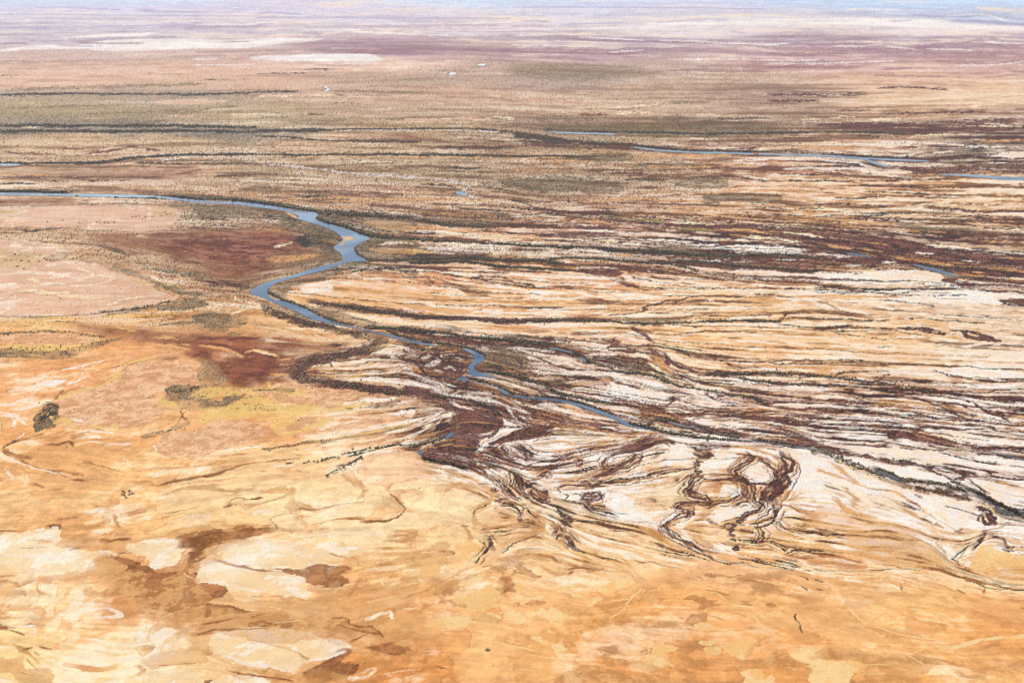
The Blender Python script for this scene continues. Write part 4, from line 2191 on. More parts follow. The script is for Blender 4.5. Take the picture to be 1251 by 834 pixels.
def fbm(X, Y, wave, octaves, seed, gain=0.5):
    """Noise of the plain in metres; 0..1, mean .5."""
    s = 0; tot = 0; amp = 1
    for o in range(octaves):
        k = 2.03 ** o / wave
        ca, sa = math.cos(o * 1.1 + seed), math.sin(o * 1.1 + seed)
        s = s + amp * vnoise((X * ca - Y * sa) * k + 17.3 * o, (X * sa + Y * ca) * k - 9.1 * o, seed * 31 + o)
        tot += amp; amp *= gain
    return s / tot
def uniformise(a, r=40):
    m = blur(a, r // 2, r); d = a - m
    sd = np.sqrt(blur(d * d, r // 2, r)) + 1e-6
    z = d / sd
    return 1 / (1 + np.exp(-1.702 * z))

# ------------------------------------------------------------------ reading the tracing
def to_uv(tile, nums, s_edge=False):
    x0, y0, s = TILES[tile]
    a = np.array(nums, float).reshape(-1, 2)
    if s_edge and tile[0] in 'abcd':
        x, y = a[:, 0], a[:, 1]; c5 = tile[1]
        a[:, 0] = np.where(x >= 1245, x + (500 if c5 == '5' else 25), np.where(x <= 4, x - (500 if c5 == '1' else 25), x))
        a[:, 1] = np.where(y >= 830, y + (160 if tile[0] == 'd' else 20), np.where((y <= 3) & (tile[0] != 'a'), y - 20, y))
    return np.stack([x0 + a[:, 0] / s, y0 + a[:, 1] / s], 1), s
def read_soil():
    out = []; tile = 'x'
    for ln in SOIL.strip().splitlines():
        w = ln.split()
        if not w: continue
        if len(w) == 1 and w[0] in TILES:
            tile = w[0]; continue
        head = w[0]; nums = [float(t) for t in w[1:]]
        poly = head[0] == 'p' and len(head) > 2 and head[1].isalpha()
        kind = head[1] if poly else head[0]
        val = float(head[2:] if poly else head[1:])
        pts, s = to_uv(tile, nums, True)
        if not poly and tile[0] in 'cd':
            if kind in 'Mm': val *= {'c4': 2.7, 'c3': 2.1, 'c5': 1.6, 'c2': 1.35}.get(tile, 1.4)
            elif kind == 'b': val *= 1.8
            elif kind == 'B': val *= 1.45
            elif kind in 'co': val *= 1.3
        if not poly and kind in 'Mm' and tile[0] == 'b': val *= 1.1
        out.append((poly, kind, val / s, pts))
    side = []; srn = np.random.default_rng(8)
    for poly, kind, w, p in out:
        if poly or kind not in 'Mm' or w < 1.3: continue
        P = smooth_line(p, 4)
        if not (P[:, 1].mean() > 500 and 540 < P[:, 0].mean() < 1010) or len(P) < 6: continue
        d = np.gradient(P, axis=0); d /= np.hypot(d[:, 0], d[:, 1])[:, None] + 1e-9
        nrm = np.stack([-d[:, 1] * 1.5, d[:, 0]], 1)
        for q_, (o_, kd, ww) in enumerate(((1.7, 'b', .9), (3.2, 'm', .7), (5.0, 'b', .8))):
            for sg in (1, -1):
                a_ = int(len(P) * ((q_ * .37 + sg * .2 + w) % .3)); b_ = len(P) - int(len(P) * ((q_ * .23 - sg * .1 + w) % .25))
                if b_ - a_ > 4: side.append((False, kd, ww, (P + nrm * sg * (w * .5 + o_))[a_:b_:3]))
    full = []
    for r in out:
        poly, kind, w, p = r
        if not poly and kind in 'Mm' and w > 2.6 and 540 < p[:, 0].mean() < 1240 and p[:, 1].mean() > 500 and len(p) > 3:
            P = smooth_line(p, 5); d = np.gradient(P, axis=0); d /= np.hypot(d[:, 0], d[:, 1])[:, None] + 1e-9
            nrm = np.stack([-d[:, 1] * 1.6, d[:, 0]], 1); L = np.arange(len(P))[:, None]
            for q_ in (-.36, .02, .38):
                ph = srn.uniform(0, 6.28); fr = srn.uniform(.25, .55)
                full.append((False, kind if q_ < .2 else 'm', w * srn.uniform(.26, .42), P + nrm * w * (q_ + .17 * np.sin(L * fr + ph) + .08 * np.sin(L * fr * 2.7 + 2 * ph))))
            full.append((False, 'b', w * .9, p))
        else: full.append(r)
    out = side + full
    belts = []
    for dens, w, P in read_trees():
        if dens > 4: belts.append((False, 'q' if dens >= 5 and w < 6 else 'm', w * 1.15, P))
    out = belts + out
    def rank(r):
        return 0 if r[0] else (2 if r[1] in 'mMDBwvSq' else 1)
    out.sort(key=rank)
    return out
def smooth_line(p, n=6, closed=False):
    """Catmull-Rom through the traced points."""
    if len(p) < 3: return p
    q = np.vstack([p[-1], p, p[0], p[1]]) if closed else np.vstack([2 * p[0] - p[1], p, 2 * p[-1] - p[-2]])
    t = np.linspace(0, 1, n, endpoint=False)[:, None]
    r = []
    for i in range(len(q) - 3):
        a, b, c, d = q[i:i + 4]
        r.append(0.5 * (2 * b + (c - a) * t + (2 * a - 5 * b + 4 * c - d) * t * t + (3 * b - a - 3 * c + d) * t ** 3))
    if not closed: r.append(p[-1:])
    return np.vstack(r)
def read_water():
    out = []
    for ln in WATER.strip().splitlines():
        head, name, _, nums = (ln.replace('|', ';').split(';'))
        pts, s = to_uv(head, [float(t) for t in nums.split()])
        out.append((name, pts))
    return out
def read_trees():
    out = []
    for ln in TREES.strip().splitlines():
        tile, dens, w, nums = ln.replace('|', ';').split(';')
        pts, s = to_uv(tile, [float(t) for t in nums.split()])
        out.append((float(dens), float(w) / s, smooth_line(pts, 4)))
    return out
def inside_poly(U, V, P):
    c = np.zeros(np.broadcast(U, V).shape, bool)
    x0, y0 = P[-1]
    for x1, y1 in P:
        if y0 != y1:
            c ^= ((y1 > V) != (y0 > V)) & (U < (x0 - x1) * (V - y1) / (y0 - y1) + x1)
        x0, y0 = x1, y1
    return c
def line_dist(U, V, P, kx, closed=False):
    d = np.full(U.shape, 1e9, np.float32)
    n = len(P)
    for i in range(n if closed else n - 1):
        x0, y0 = P[i]; x1, y1 = P[(i + 1) % n]
        ex, ey = (x1 - x0) / kx, y1 - y0
        L = ex * ex + ey * ey + 1e-9
        px, py = (U - x0) / kx, V - y0
        t = np.clip((px * ex + py * ey) / L, 0, 1)
        np.minimum(d, (px - t * ex) ** 2 + (py - t * ey) ** 2, out=d)
    return np.sqrt(d)

# ------------------------------------------------------------------ the soil map
def soil_map(uc, vc, log=lambda *a: None):
    t0 = time.time()
    nv, nu = len(vc), len(uc)
    U, V = np.meshgrid(uc.astype(np.float32), vc.astype(np.float32))
    X, Y = ground_at(U.astype(float), V.astype(float))
    soil = read_soil()
    # regional ground, maroon / salt / shrub shares
    reg = [l.split() for l in REGION.strip().splitlines()]
    cx = np.array([float(r[0]) for r in reg]); cy = np.array([float(r[1]) for r in reg])
    val = np.array([list(hexlin(r[2])) + [float(r[3]), float(r[4]), float(r[5])] for r in reg])
    sy = 4
    uq, vq = U[::sy, ::sy], V[::sy, ::sy]
    wx = (fbm(X, Y, 900, 4, 3) - .5); wy = (fbm(X, Y, 900, 4, 4) - .5)
    uq = uq + 90 * wx[::sy, ::sy]; vq = vq + 34 * sstep(0, 200, V[::sy, ::sy]) * wy[::sy, ::sy]
    vs = np.sqrt(np.maximum(vq + 20, 1.0)); cs = np.sqrt(np.maximum(cy + 20, 1.0))
    num = np.zeros(uq.shape + (6,)); den = np.zeros(uq.shape)
    for i in range(len(reg)):
        d2 = ((uq - cx[i]) / 110.0) ** 2 + ((vs - cs[i]) / 0.62) ** 2
        w = 1 / (0.05 + d2) ** 2.2
        num += w[..., None] * val[i]; den += w
    small = (num / den[..., None]).astype(np.float32)
    iu = np.clip((np.arange(nu)) / sy, 0, small.shape[1] - 1.001); iv = np.clip(np.arange(nv) / sy, 0, small.shape[0] - 1.001)
    a = iu.astype(int); fa = (iu - a)[None, :, None]; b = iv.astype(int); fb = (iv - b)[:, None, None]
    R = (small[b][:, a] * (1 - fa) + small[b][:, a + 1] * fa) * (1 - fb) + (small[b + 1][:, a] * (1 - fa) + small[b + 1][:, a + 1] * fa) * fb
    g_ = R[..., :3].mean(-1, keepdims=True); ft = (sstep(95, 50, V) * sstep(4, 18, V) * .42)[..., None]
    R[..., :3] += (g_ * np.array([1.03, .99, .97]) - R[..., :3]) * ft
    base = R[..., :3]; msh, wsh, gsh = R[..., 3], R[..., 4], R[..., 5]
    log('regions', time.time() - t0)
    # drainage direction from the traced channels (doubled angle), then streaks drawn out along it
    q = 2
    shp = (nv // q + 1, nu // q + 1)
    C = np.zeros(shp, np.float32); S = np.zeros(shp, np.float32); Wt = np.zeros(shp, np.float32)
    def put(P, wt):
        for i in range(len(P) - 1):
            e = P[i + 1] - P[i]; L = math.hypot(*e)
            if L < 1e-6: continue
            n = max(2, int(L / 2)); t = (np.arange(n) + .5) / n
            pu = P[i, 0] + e[0] * t; pv = P[i, 1] + e[1] * t
            ju = (np.searchsorted(uc, pu) // q); jv = (np.searchsorted(vc, pv) // q)
            ok = (ju > 0) & (ju < shp[1]) & (jv > 0) & (jv < shp[0])
            th = 2 * math.atan2(e[1], e[0])
            np.add.at(C, (jv[ok], ju[ok]), wt * math.cos(th)); np.add.at(S, (jv[ok], ju[ok]), wt * math.sin(th)); np.add.at(Wt, (jv[ok], ju[ok]), wt)
    for poly, kind, val_, pts in soil:
        if poly: put(np.vstack([pts, pts[:1]]), .5)
        else: put(smooth_line(pts, 3), 1.0)
    for name, pts in read_water(): put(np.vstack([pts, pts[:1]]), .6)
    fc = np.zeros(shp, np.float32) + .004; fs = np.zeros(shp, np.float32)
    for r, k in ((3, 1.0), (8, 1.0), (20, 1.0), (50, .6)):
        fc += k * blur(C, r * .7, r); fs += k * blur(S, r * .7, r)
    th = 0.5 * np.arctan2(fs, fc)
    th = np.repeat(np.repeat(th, q, 0), q, 1)[:nv, :nu]
    dx, dy = np.cos(th).astype(np.float32), np.sin(th).astype(np.float32)
    rng = np.random.default_rng(11)
    def seednoise(sv, su):
        n = rng.standard_normal((nv, nu)).astype(np.float32)
        return blur(n, sv, su, 1) if su > 0 else n
    II, JJ = np.meshgrid(np.arange(nv, dtype=np.float32), np.arange(nu, dtype=np.float32), indexing='ij')
    seeds = [seednoise(0, 0), seednoise(1, 1), seednoise(1, 3), seednoise(3, 8), seednoise(0, 1)]
    acc = [s.copy() for s in seeds]
    reach = (5, 10, 34, 64, 64)
    for sgn in (1, -1):
        pi, pj = II.copy(), JJ.copy(); vx, vy = dx * sgn, dy * sgn
        for k in range(64):
            pj += vx; pi += vy
            np.clip(pi, 0, nv - 1.01, out=pi); np.clip(pj, 0, nu - 1.01, out=pj)
            a_ = pi.astype(np.int32); b_ = pj.astype(np.int32)
            nx, ny = dx[a_, b_], dy[a_, b_]
            f = np.sign(nx * vx + ny * vy); f[f == 0] = 1
            vx, vy = nx * f, ny * f
            fa = pi - a_; fb = pj - b_
            for i in range(5):
                if k < reach[i]:
                    s_ = seeds[i]
                    acc[i] += (s_[a_, b_] * (1 - fb) + s_[a_, b_ + 1] * fb) * (1 - fa) + (s_[a_ + 1, b_] * (1 - fb) + s_[a_ + 1, b_ + 1] * fb) * fa
    s0, s1, s2, s3, s4 = [uniformise(a_) for a_ in acc]
    log('streaks', time.time() - t0)
    # noise of the plain itself, pushed about by the larger swirls
    wX = X + 260 * (fbm(X, Y, 700, 3, 41) - .5); wY = Y + 420 * (fbm(X, Y, 700, 3, 42) - .5)
    n1 = fbm(wX, wY, 420, 7, 21, .62); n2 = fbm(wX, wY, 90, 5, 22, .62); n3 = fbm(X, Y, 20, 4, 23, .7)
    nb = fbm(wX, wY, 1300, 5, 24, .5)
    u1 = uniformise(n1, 120); u2 = uniformise(n2, 60); u3 = uniformise(n3, 40)
    rill = np.abs(fbm(wX, wY, 330, 5, 51, .5) - .5)
    wn = rng.random((nv, nu)).astype(np.float32)
    far = sstep(230, 60, V)
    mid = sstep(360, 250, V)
    yb = np.interp(U, [-3000, 300, 380, 450, 490, 520, 600, 700, 850, 1000, 1250, 3000], [390, 400, 470, 505, 545, 575, 640, 684, 694, 706, 724, 760])
    near = sstep(-16, 24, V - yb - 30 * (u1 - .5))
    s0, s1, s4 = [.5 + (q_ - .5) * (1 - .8 * near) for q_ in (s0, s1, s4)]
    z = (0.5 * (s1 - .5) + 1.1 * (s2 - .5) + 1.1 * (s3 - .5) + .35 * (s0 - .5) + .6 * (s4 - .5)) * (1 - .72 * near) + (.16 + 1.1 * near) * (u1 - .5) + (.10 + .6 * near) * (u2 - .5) + (.08 + .17 * near) * (u3 - .5)
    t = uniformise(z, 160)
    zd = (1.2 * (s4 - .5) + .35 * (s1 - .5) + 1.0 * (s3 - .5) + .6 * (s2 - .5)) * (1 - .6 * near) + (.10 + 1.05 * near) * (np.roll(u1, 411, 1) - .5) + (.10 + .5 * near) * (u2 - .5) + .12 * (s0 - .5) + .1 * (u3 - .5)
    td = uniformise(zd, 160)
    crust = uniformise(.9 * (fbm(wX, wY, 230, 6, 71, .58) - .5) + .25 * (fbm(wX, wY, 1500, 3, 72, .5) - .5), 260)
    us = uniformise(fbm(X, Y, 80, 3, 83, .5) + .35 * fbm(X, Y, 500, 2, 84, .5), 120)
    crust2 = uniformise(fbm(wX + 900, wY, 120, 6, 73, .6), 200)
    z2 = (.45 * (s0 - .5) + .7 * (s1 - .5) + .6 * (s2 - .5) + .8 * (s4 - .5) + .6 * (np.roll(s3, 61, 1) - .5)) * (1 - .72 * near) + (.15 + .6 * near) * (np.roll(u2, 211, 1) - .5) + (.25 + .7 * near) * (np.roll(u1, 97, 1) - .5) + .25 * (u3 - .5)
    t2 = uniformise(z2, 160)
    brown = np.clip(np.maximum(sstep(-60, 10, V - yb), sstep(500, 380, U) * sstep(345, 400, V)), 0, 1)[..., None]
    dark = hexlin('5a3530') * (1 - brown) + hexlin('b27440') * brown
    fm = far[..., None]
    topw = sstep(34, 8, V)[..., None]  # mixes painted haze blue into the dark streaks near the horizon
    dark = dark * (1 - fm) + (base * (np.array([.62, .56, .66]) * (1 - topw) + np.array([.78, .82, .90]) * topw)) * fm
    white = (hexlin('faeadc') + (hexlin('f9dfc2') - hexlin('faeadc')) * (.8 * sstep(480, 430, V))[..., None]) * (1 - brown) + hexlin('fde6c2') * brown
    base = np.minimum(base * (1.08 + gsh[..., None] * np.array([.52, .34, .42])), 1)
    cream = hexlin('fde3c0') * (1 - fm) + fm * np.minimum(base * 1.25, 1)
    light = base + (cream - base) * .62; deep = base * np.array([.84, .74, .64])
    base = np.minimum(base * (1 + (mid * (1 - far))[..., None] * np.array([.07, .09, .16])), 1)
    plain = sstep(430, 520, U) * sstep(300, 340, V) * (1 - near)
    wsh = wsh * (1 - .38 * plain * sstep(560, 480, V))
    base = base * (1 + sstep(390, 460, V)[..., None] * np.array([.03, -.005, .05]))
    amp = ((0.95 - 0.45 * far - .28 * plain - .22 * sstep(70, 30, V)) * (1 - .62 * np.clip(gsh * 1.3, 0, 1)))[..., None]
    q2 = sstep(.08, .92, t2)[..., None]
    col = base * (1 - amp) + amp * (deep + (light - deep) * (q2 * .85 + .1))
    # broad tone drift
    col *= (1 + .22 * (uniformise(nb, 300) - .5) * (1 - far))[..., None]
    msc = msh * (.48 + .3 * far)
    soft = .05 + .05 * far + .07 * mid + .05 * sstep(430, 520, U) * sstep(500, 440, V)
    am = sstep(msc + soft, msc - soft, td) * (msh > .015)
    half = sstep(msc + .20, msc, td) * .30 * (msh > .015)
    col = col + (dark * 1.45 - col) * half[..., None]
    gran = (.62 + .45 * wn + .4 * (s0 - .5) + .3 * (u3 - .5))[..., None]
    col = col + (dark * gran - col) * (am * (.88 - .25 * far - .32 * mid))[..., None]
    # crusted and scoured sand of the near flats, with sharp shorelines
    cl = (.78 - .34 * sstep(560, 760, U) * sstep(650, 720, V)) * np.maximum(sstep(.60, .610 + .05 * sstep(.5, .9, us), crust) * .8, sstep(.75, .765, crust2) * .6); cd_ = sstep(.19, .17, crust) * .32 + sstep(.13, .115, crust2) * .28
    fine = (.55 * (u3 - .5) + .5 * (u2 - .5) + .3 * (s0 - .5) + .3 * (wn - .5))
    pk = np.array([1.02, 1.0, 1.02])
    sand = base * pk * np.array([1.0, .93, .86]) * (1 + .13 * (u1 - .5) + .22 * fine)[..., None]
    sand = sand + (np.minimum(base * pk * np.array([1.10, 1.20, 1.38]), hexlin('fde4c4')) * (1 + .14 * fine)[..., None] - sand) * cl[..., None]
    sand = sand + (base * np.array([.76, .62, .52]) * (1 + .35 * fine)[..., None] - sand) * cd_[..., None]
    rim = sstep(.52, .59, crust) * sstep(.606, .598, crust) * (.25 + .55 * u2)
    sand = sand + (base * np.array([.80, .64, .50]) - sand) * (rim * .9)[..., None]
    sand *= (1 + .16 * (s2 - .5) + .14 * (s3 - .5) + .08 * (s4 - .5))[..., None]
    nr = near[..., None] * .92
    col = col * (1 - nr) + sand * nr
    aw = (.62 * sstep(1 - wsh - .24, 1 - wsh + .14, t) + .38 * sstep(1 - wsh * .55 - .06, 1 - wsh * .55 + .06, t)) * (wsh > .012)
    col = col + (white - col) * (aw * (.9 - .2 * far))[..., None]
    # rills etched into the near sand flats
    rl = sstep(.030, .008, rill + .02 * (u3 - .5)) * near * sstep(.35, .75, np.roll(u1, 333, 1)) * .55
    col = col + (hexlin('b98050') - col) * rl[..., None]
    threads = []
    sr = np.random.default_rng(29)
    def follow(u0, v0, n, sg, lim=.5):
        pts = []; pi, pj = float(np.searchsorted(vc, v0)), float(np.searchsorted(uc, u0)); vx = vy = 0.0
        for k in range(n):
            a_, b_ = int(pi), int(pj)
            if not (2 < a_ < nv - 3 and 2 < b_ < nu - 3) or near[a_, b_] > lim: break
            nx, ny = float(dx[a_, b_]), float(dy[a_, b_])
            f = sg if k == 0 else (1 if nx * vx + ny * vy >= 0 else -1)
            vx, vy = nx * f, ny * f
            pts.append((uc[b_] + pj - b_, vc[a_] + pi - a_)); pj += vx * 3; pi += vy * 3
        return pts
    for k in range(900):
        u0 = sr.uniform(440, 1300); v0 = 262 + 400 * sr.random() ** 1.25
        a_, b_ = min(np.searchsorted(vc, v0), nv - 1), min(np.searchsorted(uc, u0), nu - 1)
        if sr.random() > 1.15 * msh[a_, b_] + .02 or near[a_, b_] > .3: continue
        n = int(sr.uniform(18, 95)) if v0 < 520 else int(sr.uniform(8, 40))
        P = follow(u0, v0, n, 1); Q = follow(u0, v0, n, -1)
        P = np.array(Q[::-1] + P[1:])
        if len(P) < 8: continue
        P = P + np.cumsum(sr.normal(0, .12, P.shape), 0) * np.array([1, .5])
        thin = msh[a_, b_] < .2
        kd = ('bbbm' if thin else 'mmMbb')[sr.integers(4 if thin else 5)]
        threads.append((False, kd, float(sr.uniform(.55, 1.2) if sr.random() < .85 or thin else sr.uniform(1.4, 2.6)), P[::2]))
    soil = soil[:sum(1 for r in soil if r[0])] + threads + soil[sum(1 for r in soil if r[0]):] 
    for k in range(130):
        u0 = sr.uniform(-40, 1290); v0 = sr.uniform(545, 850)
        a_, b_ = min(np.searchsorted(vc, v0), nv - 1), min(max(np.searchsorted(uc, u0), 0), nu - 1)
        if near[a_, b_] < .6: continue
        P = np.array(follow(u0, v0, int(sr.uniform(6, 34)), 1, 9))
        if len(P) < 5: continue
        P = P + np.cumsum(np.cumsum(sr.normal(0, .22, P.shape), 0), 0) * np.array([1, .55])
        threads.append((False, 'bBBbBEc'[sr.integers(7)], float(sr.uniform(.8, 1.9)), P[::2]))
    log('threads', len(threads))
    log('ground', time.time() - t0)
    # traced patches and channels, edges worn by the same noise
    en = .55 * (u2 - .5) + .5 * (u3 - .5) + .5 * (u1 - .5) * near + .35 * (s0 - .5) + .35 * (s1 - .5)
    wu = (3.6 * (u2 - .5) + 2.6 * (u3 - .5)) ; wv = (1.7 * (np.roll(u2, 37, 1) - .5) + 1.3 * (np.roll(u3, 23, 1) - .5))
    ue = uniformise(fbm(wX, wY, 46, 5, 81, .62), 50)
    en = en * (1 - near) + near * (1.1 * (ue - .5) + .4 * (u2 - .5) + .2 * (u1 - .5))
    calm = sstep(10, 120, V)
    Uw = U + wu * calm; Vw = V + wv * calm
    hue = {k: hexlin(h) for k, h in SOILS.items()}
    alt = dict(hue); alt.update({k: hexlin(h) for k, h in {'c': 'f9d7a6', 'W': 'f6d8ba', 'B': 'b9794a', 'P': 'dcab8a', 'Q': 'e9b98f', 'E': 'f2bd78', 'R': '9c5c48', 'M': '744a42', 'D': '5a4b3c', 'q': '7c6150', 'w': '77716f',
        'm': '87594f', 'b': 'e0aa6c', 'Y': 'e6bb70', 'U': 'cfa878', 'G': '8e7c60', 'g': 'bfa276', 'O': 'e0a066', 'S': 'dcc29a'}.items()})
    mix = uniformise(.7 * (s0 - .5) + .8 * (u3 - .5) + .7 * (np.roll(u2, 151, 1) - .5) + .5 * (s1 - .5) + .6 * (np.roll(u1, 57, 1) - .5), 60)
    den = gsh.copy()
    chan = np.zeros((nv, nu), np.float32)
    for poly, kind, w, pts in soil:
        P = smooth_line(pts, 4, closed=poly)
        pad = (w * 2.2 + 6)
        j0, j1 = np.searchsorted(uc, [P[:, 0].min() - pad * 2, P[:, 0].max() + pad * 2]); i0, i1 = np.searchsorted(vc, [P[:, 1].min() - pad, P[:, 1].max() + pad])
        if j1 <= j0 or i1 <= i0: continue
        sl = (slice(i0, i1), slice(j0, j1))
        u_, v_ = Uw[sl], Vw[sl]
        vm = float(P[:, 1].mean())
        ns = en[sl] * (.45 + .55 * min(max((vm - 120) / 380, 0), 1))
        if poly:
            ins = inside_poly(u_, v_, P)
            d = line_dist(u_, v_, P, 1.8, True)
            w = max(w, 1.6 + 2.6 * float(P[:, 1].mean() > 560))
            sd = np.where(ins, d, -d) / w
            sh_ = .28 if vm < 560 else .10 + .38 * sstep(.5, .95, us[sl])
            if vm < 130: ns = ns * .25; sh_ = .8
            al = sstep(0, 1, .5 + .5 * (sd + 1.5 * ns) / sh_)
            if kind in 'cPQ': al = al * (.88 + .12 * s1[sl])
            if kind == 'c' and P[:, 1].mean() < 640: al = al * (.25 + .4 * mix[sl])
            if kind in 'gG': al = al * (.3 + .65 * mix[sl])
            if kind in 'mM': al = al * (.35 + .65 * sstep(.10, .35, mix[sl]))
            if kind == 'R': al = sstep(-1.0, 1.0, np.where(ins, d, -d) / (2.2 * w) + .5 * ns + .1) * (.72 + .28 * s2[sl])
            if kind == 'b': al = al * (.35 + .4 * mix[sl])
            if kind == 'B': al = al * (1 if vm < 660 or P[:, 0].mean() < 500 else .6) * (.62 + .36 * sstep(.0, .3, mix[sl]))
            if kind in 'KkV': al = sstep(-1.0, 1.0, np.where(ins, d, -d) / (2.2 * w) + .8 * ns + .1) * (.26 + .34 * s1[sl])
            if kind in 'YU': al = al * (.35 + .55 * sstep(.2, .7, mix[sl]))
            if kind in 'PQcEWRBO': den[sl] *= 1 - al
            if kind in 'gG': den[sl] = np.maximum(den[sl], .55 * al)
        else:
            d = line_dist(u_, v_, P, 1.7)
            hw = max(w * .5, .52)
            va = 1.3 if kind in 'bBcoOYU' else .55
            r = 1 - d / (hw * (1 - va * .5 + va * us[sl]))
            sf = np.clip(.55 / max(hw, .5), .2, .6)
            al = sstep(-sf, sf, r - .02 + (.42 if kind in 'Mm' and hw > 1.5 else .7 if hw > 1.2 else .5) * ns) * min(1.0, .5 + w * .42)
            L0 = np.hypot((u_ - P[0, 0]) / 1.7, v_ - P[0, 1]); L1 = np.hypot((u_ - P[-1, 0]) / 1.7, v_ - P[-1, 1])
            al = al * (.45 + .55 * sstep(0, hw * 3, np.minimum(L0, L1)))
            if kind in 'gG': al = al * (.3 + .65 * mix[sl])
            if kind == 'q': al = al * (.35 + .6 * sstep(.2, .7, mix[sl]))
            if kind in 'mM' and w > 2: al = al * (.5 + .5 * sstep(.05, .3, mix[sl]))
            if kind == 'N': al = sstep(-.4, .5, r + .1)
            if kind == 'b': al = al * (.35 + .5 * us[sl])
            if kind == 'B': al = al * (.5 + .5 * us[sl])
            if kind in 'cWoOYU': al = al * ((.45 if w > 2.3 else .8) + .5 * sstep(.1, .6, mix[sl])); al = np.minimum(al, 1)
            if kind in 'KkV': al = al * .55
            if kind == 'W' and vm < 130: al = al * .7
        if kind in 'MmDw': chan[sl] = np.maximum(chan[sl], al)
        elif kind in 'cWPOY': chan[sl] *= 1 - .8 * al
        k_ = sstep(.15, .95, mix[sl])[..., None]
        target = hue[kind] * (1 - k_) + alt[kind] * k_
        if kind in 'RB': target = target * (.80 + .4 * (s2 if kind == 'R' else u1)[sl])[..., None]
        if kind == 'c': target = target + (hexlin('f0c890') - target) * (.55 * sstep(.5, .95, np.roll(u1, 77, 1)[sl]) + .3 * sstep(.6, .9, u2[sl]))[..., None]; target = target + (hexlin('fff2e0') - target) * (.6 * sstep(.7, .9, ue[sl]))[..., None]
        if kind == 'W' and P[:, 1].mean() < 130: target = hexlin('fbf0e8') * (.86 + .16 * s2[sl])[..., None]
        if kind == 'P': target = target + (hexlin('f4dcc4') - target) * (.75 * sstep(.022, .006, rill[sl] + .02 * (u3[sl] - .5)) + .22 * sstep(.55, .8, s2[sl]))[..., None]
        if kind == 'Q': target = target * (.90 + .12 * u3[sl] + .10 * wn[sl])[..., None]
        if kind in 'PW': target = target * (.95 + .10 * s1[sl])[..., None]
        if kind in 'mMDGq': target = target * (.72 + .56 * wn[sl])[..., None]
        if kind == 'O' and poly: al = al * .45
        col[sl] += (target * (1 + .10 * (wn[sl] - .5))[..., None] - col[sl]) * (al * .94)[..., None]
    log('traced', time.time() - t0)
    # low shrubs as dark and grey-green specks
    sp = uniformise(.8 * (wn - .5) + .5 * (u3 - .5) + .3 * (s0 - .5), 30)
    ag = sstep(1 - .42 * den - .04, 1 - .42 * den + .1, sp) * sstep(.05, .15, den)
    shrub = hexlin('453830') * (1 - fm * .5) + fm * .5 * base * .6
    col += (shrub - col) * (ag * (.66 - .2 * far))[..., None]
    gl = sstep(.88, 1.0, 1 - sp) * den * .35
    col += (np.minimum(col * 1.35 + .03, 1) - col) * gl[..., None]
    # overall grain of crusts, ripples and litter
    col *= (1 + ((.03 + .04 * (1 - near) + .17 * np.minimum(den, .8)) * (wn - .5) + .12 * (s0 - .5) + .10 * (u3 - .5)) * (1 - .45 * far))[..., None]
    col += .55 * (col - blur(col, 1, 2, 1))
    lum = np.maximum(col.mean(-1, keepdims=True), 1e-3)
    sl_ = np.clip(lum, 0, 1) ** .4545; ck = (sstep(100, 220, V) * .11)[..., None]
    greyw = (sstep(70, 110, V) * sstep(370, 250, V) * .12)[..., None]
    col = col + (lum * np.array([1.13, .985, .86]) - col) * greyw
    col *= (np.clip(sl_ + ck * (sl_ - .70), .04, 1.0) / sl_) ** 2.2
    return dict(chan=chan, U=U, V=V, X=X, Y=Y, col=np.clip(col, .004, 1.0).astype(np.float32), shrub=gsh, maroon=am, t=t, u2=u2, u3=u3)
# ================================================================== Blender scene
import bpy, random
from mathutils import Vector, Matrix, geometry

bpy.context.scene.unit_settings.system = 'METRIC'
SC = bpy.context.scene
COL = SC.collection
rnd = random.Random(5)
RNG = np.random.default_rng(3)

# light and air, measured on a grey card: display = lin(soil) only after these
SUN_EL, SUN_AZ = math.radians(43), math.radians(-35)      # azimuth from the view direction (+Y), + to the right
SUN_W, SKY_W, EXPO = 4.0, 0.10, 0.68
GAIN = 1.75                                              # how much brighter than its reflectance a sunlit flat shows
HAZE = 0.65e-5
AIR = np.array([.80, .93, 1.10])

def tag(o, label=None, cat=None, group=None, kind=None):
    if label: o['label'] = label
    if cat: o['category'] = cat
    if group: o['group'] = group
    if kind: o['kind'] = kind
    return o
def link(o, parent=None):
    COL.objects.link(o)
    if parent is not None: o.parent = parent
    return o
def mesh_np(name, co, tris=None, quads=None, mat=None, smooth=False):
    me = bpy.data.meshes.new(name)
    me.vertices.add(len(co)); me.vertices.foreach_set('co', np.ascontiguousarray(co, np.float32).ravel())
    f = tris if tris is not None else quads
    k = f.shape[1]
    me.loops.add(f.size); me.loops.foreach_set('vertex_index', np.ascontiguousarray(f, np.int32).ravel())
    me.polygons.add(len(f)); me.polygons.foreach_set('loop_start', np.arange(0, f.size, k, dtype=np.int32))
    try: me.polygons.foreach_set('loop_total', np.full(len(f), k, np.int32))
    except Exception: pass
    me.update(calc_edges=True)
    me.validate()
    if smooth: me.polygons.foreach_set('use_smooth', np.ones(len(f), bool))
    if mat: me.materials.append(mat)
    return me

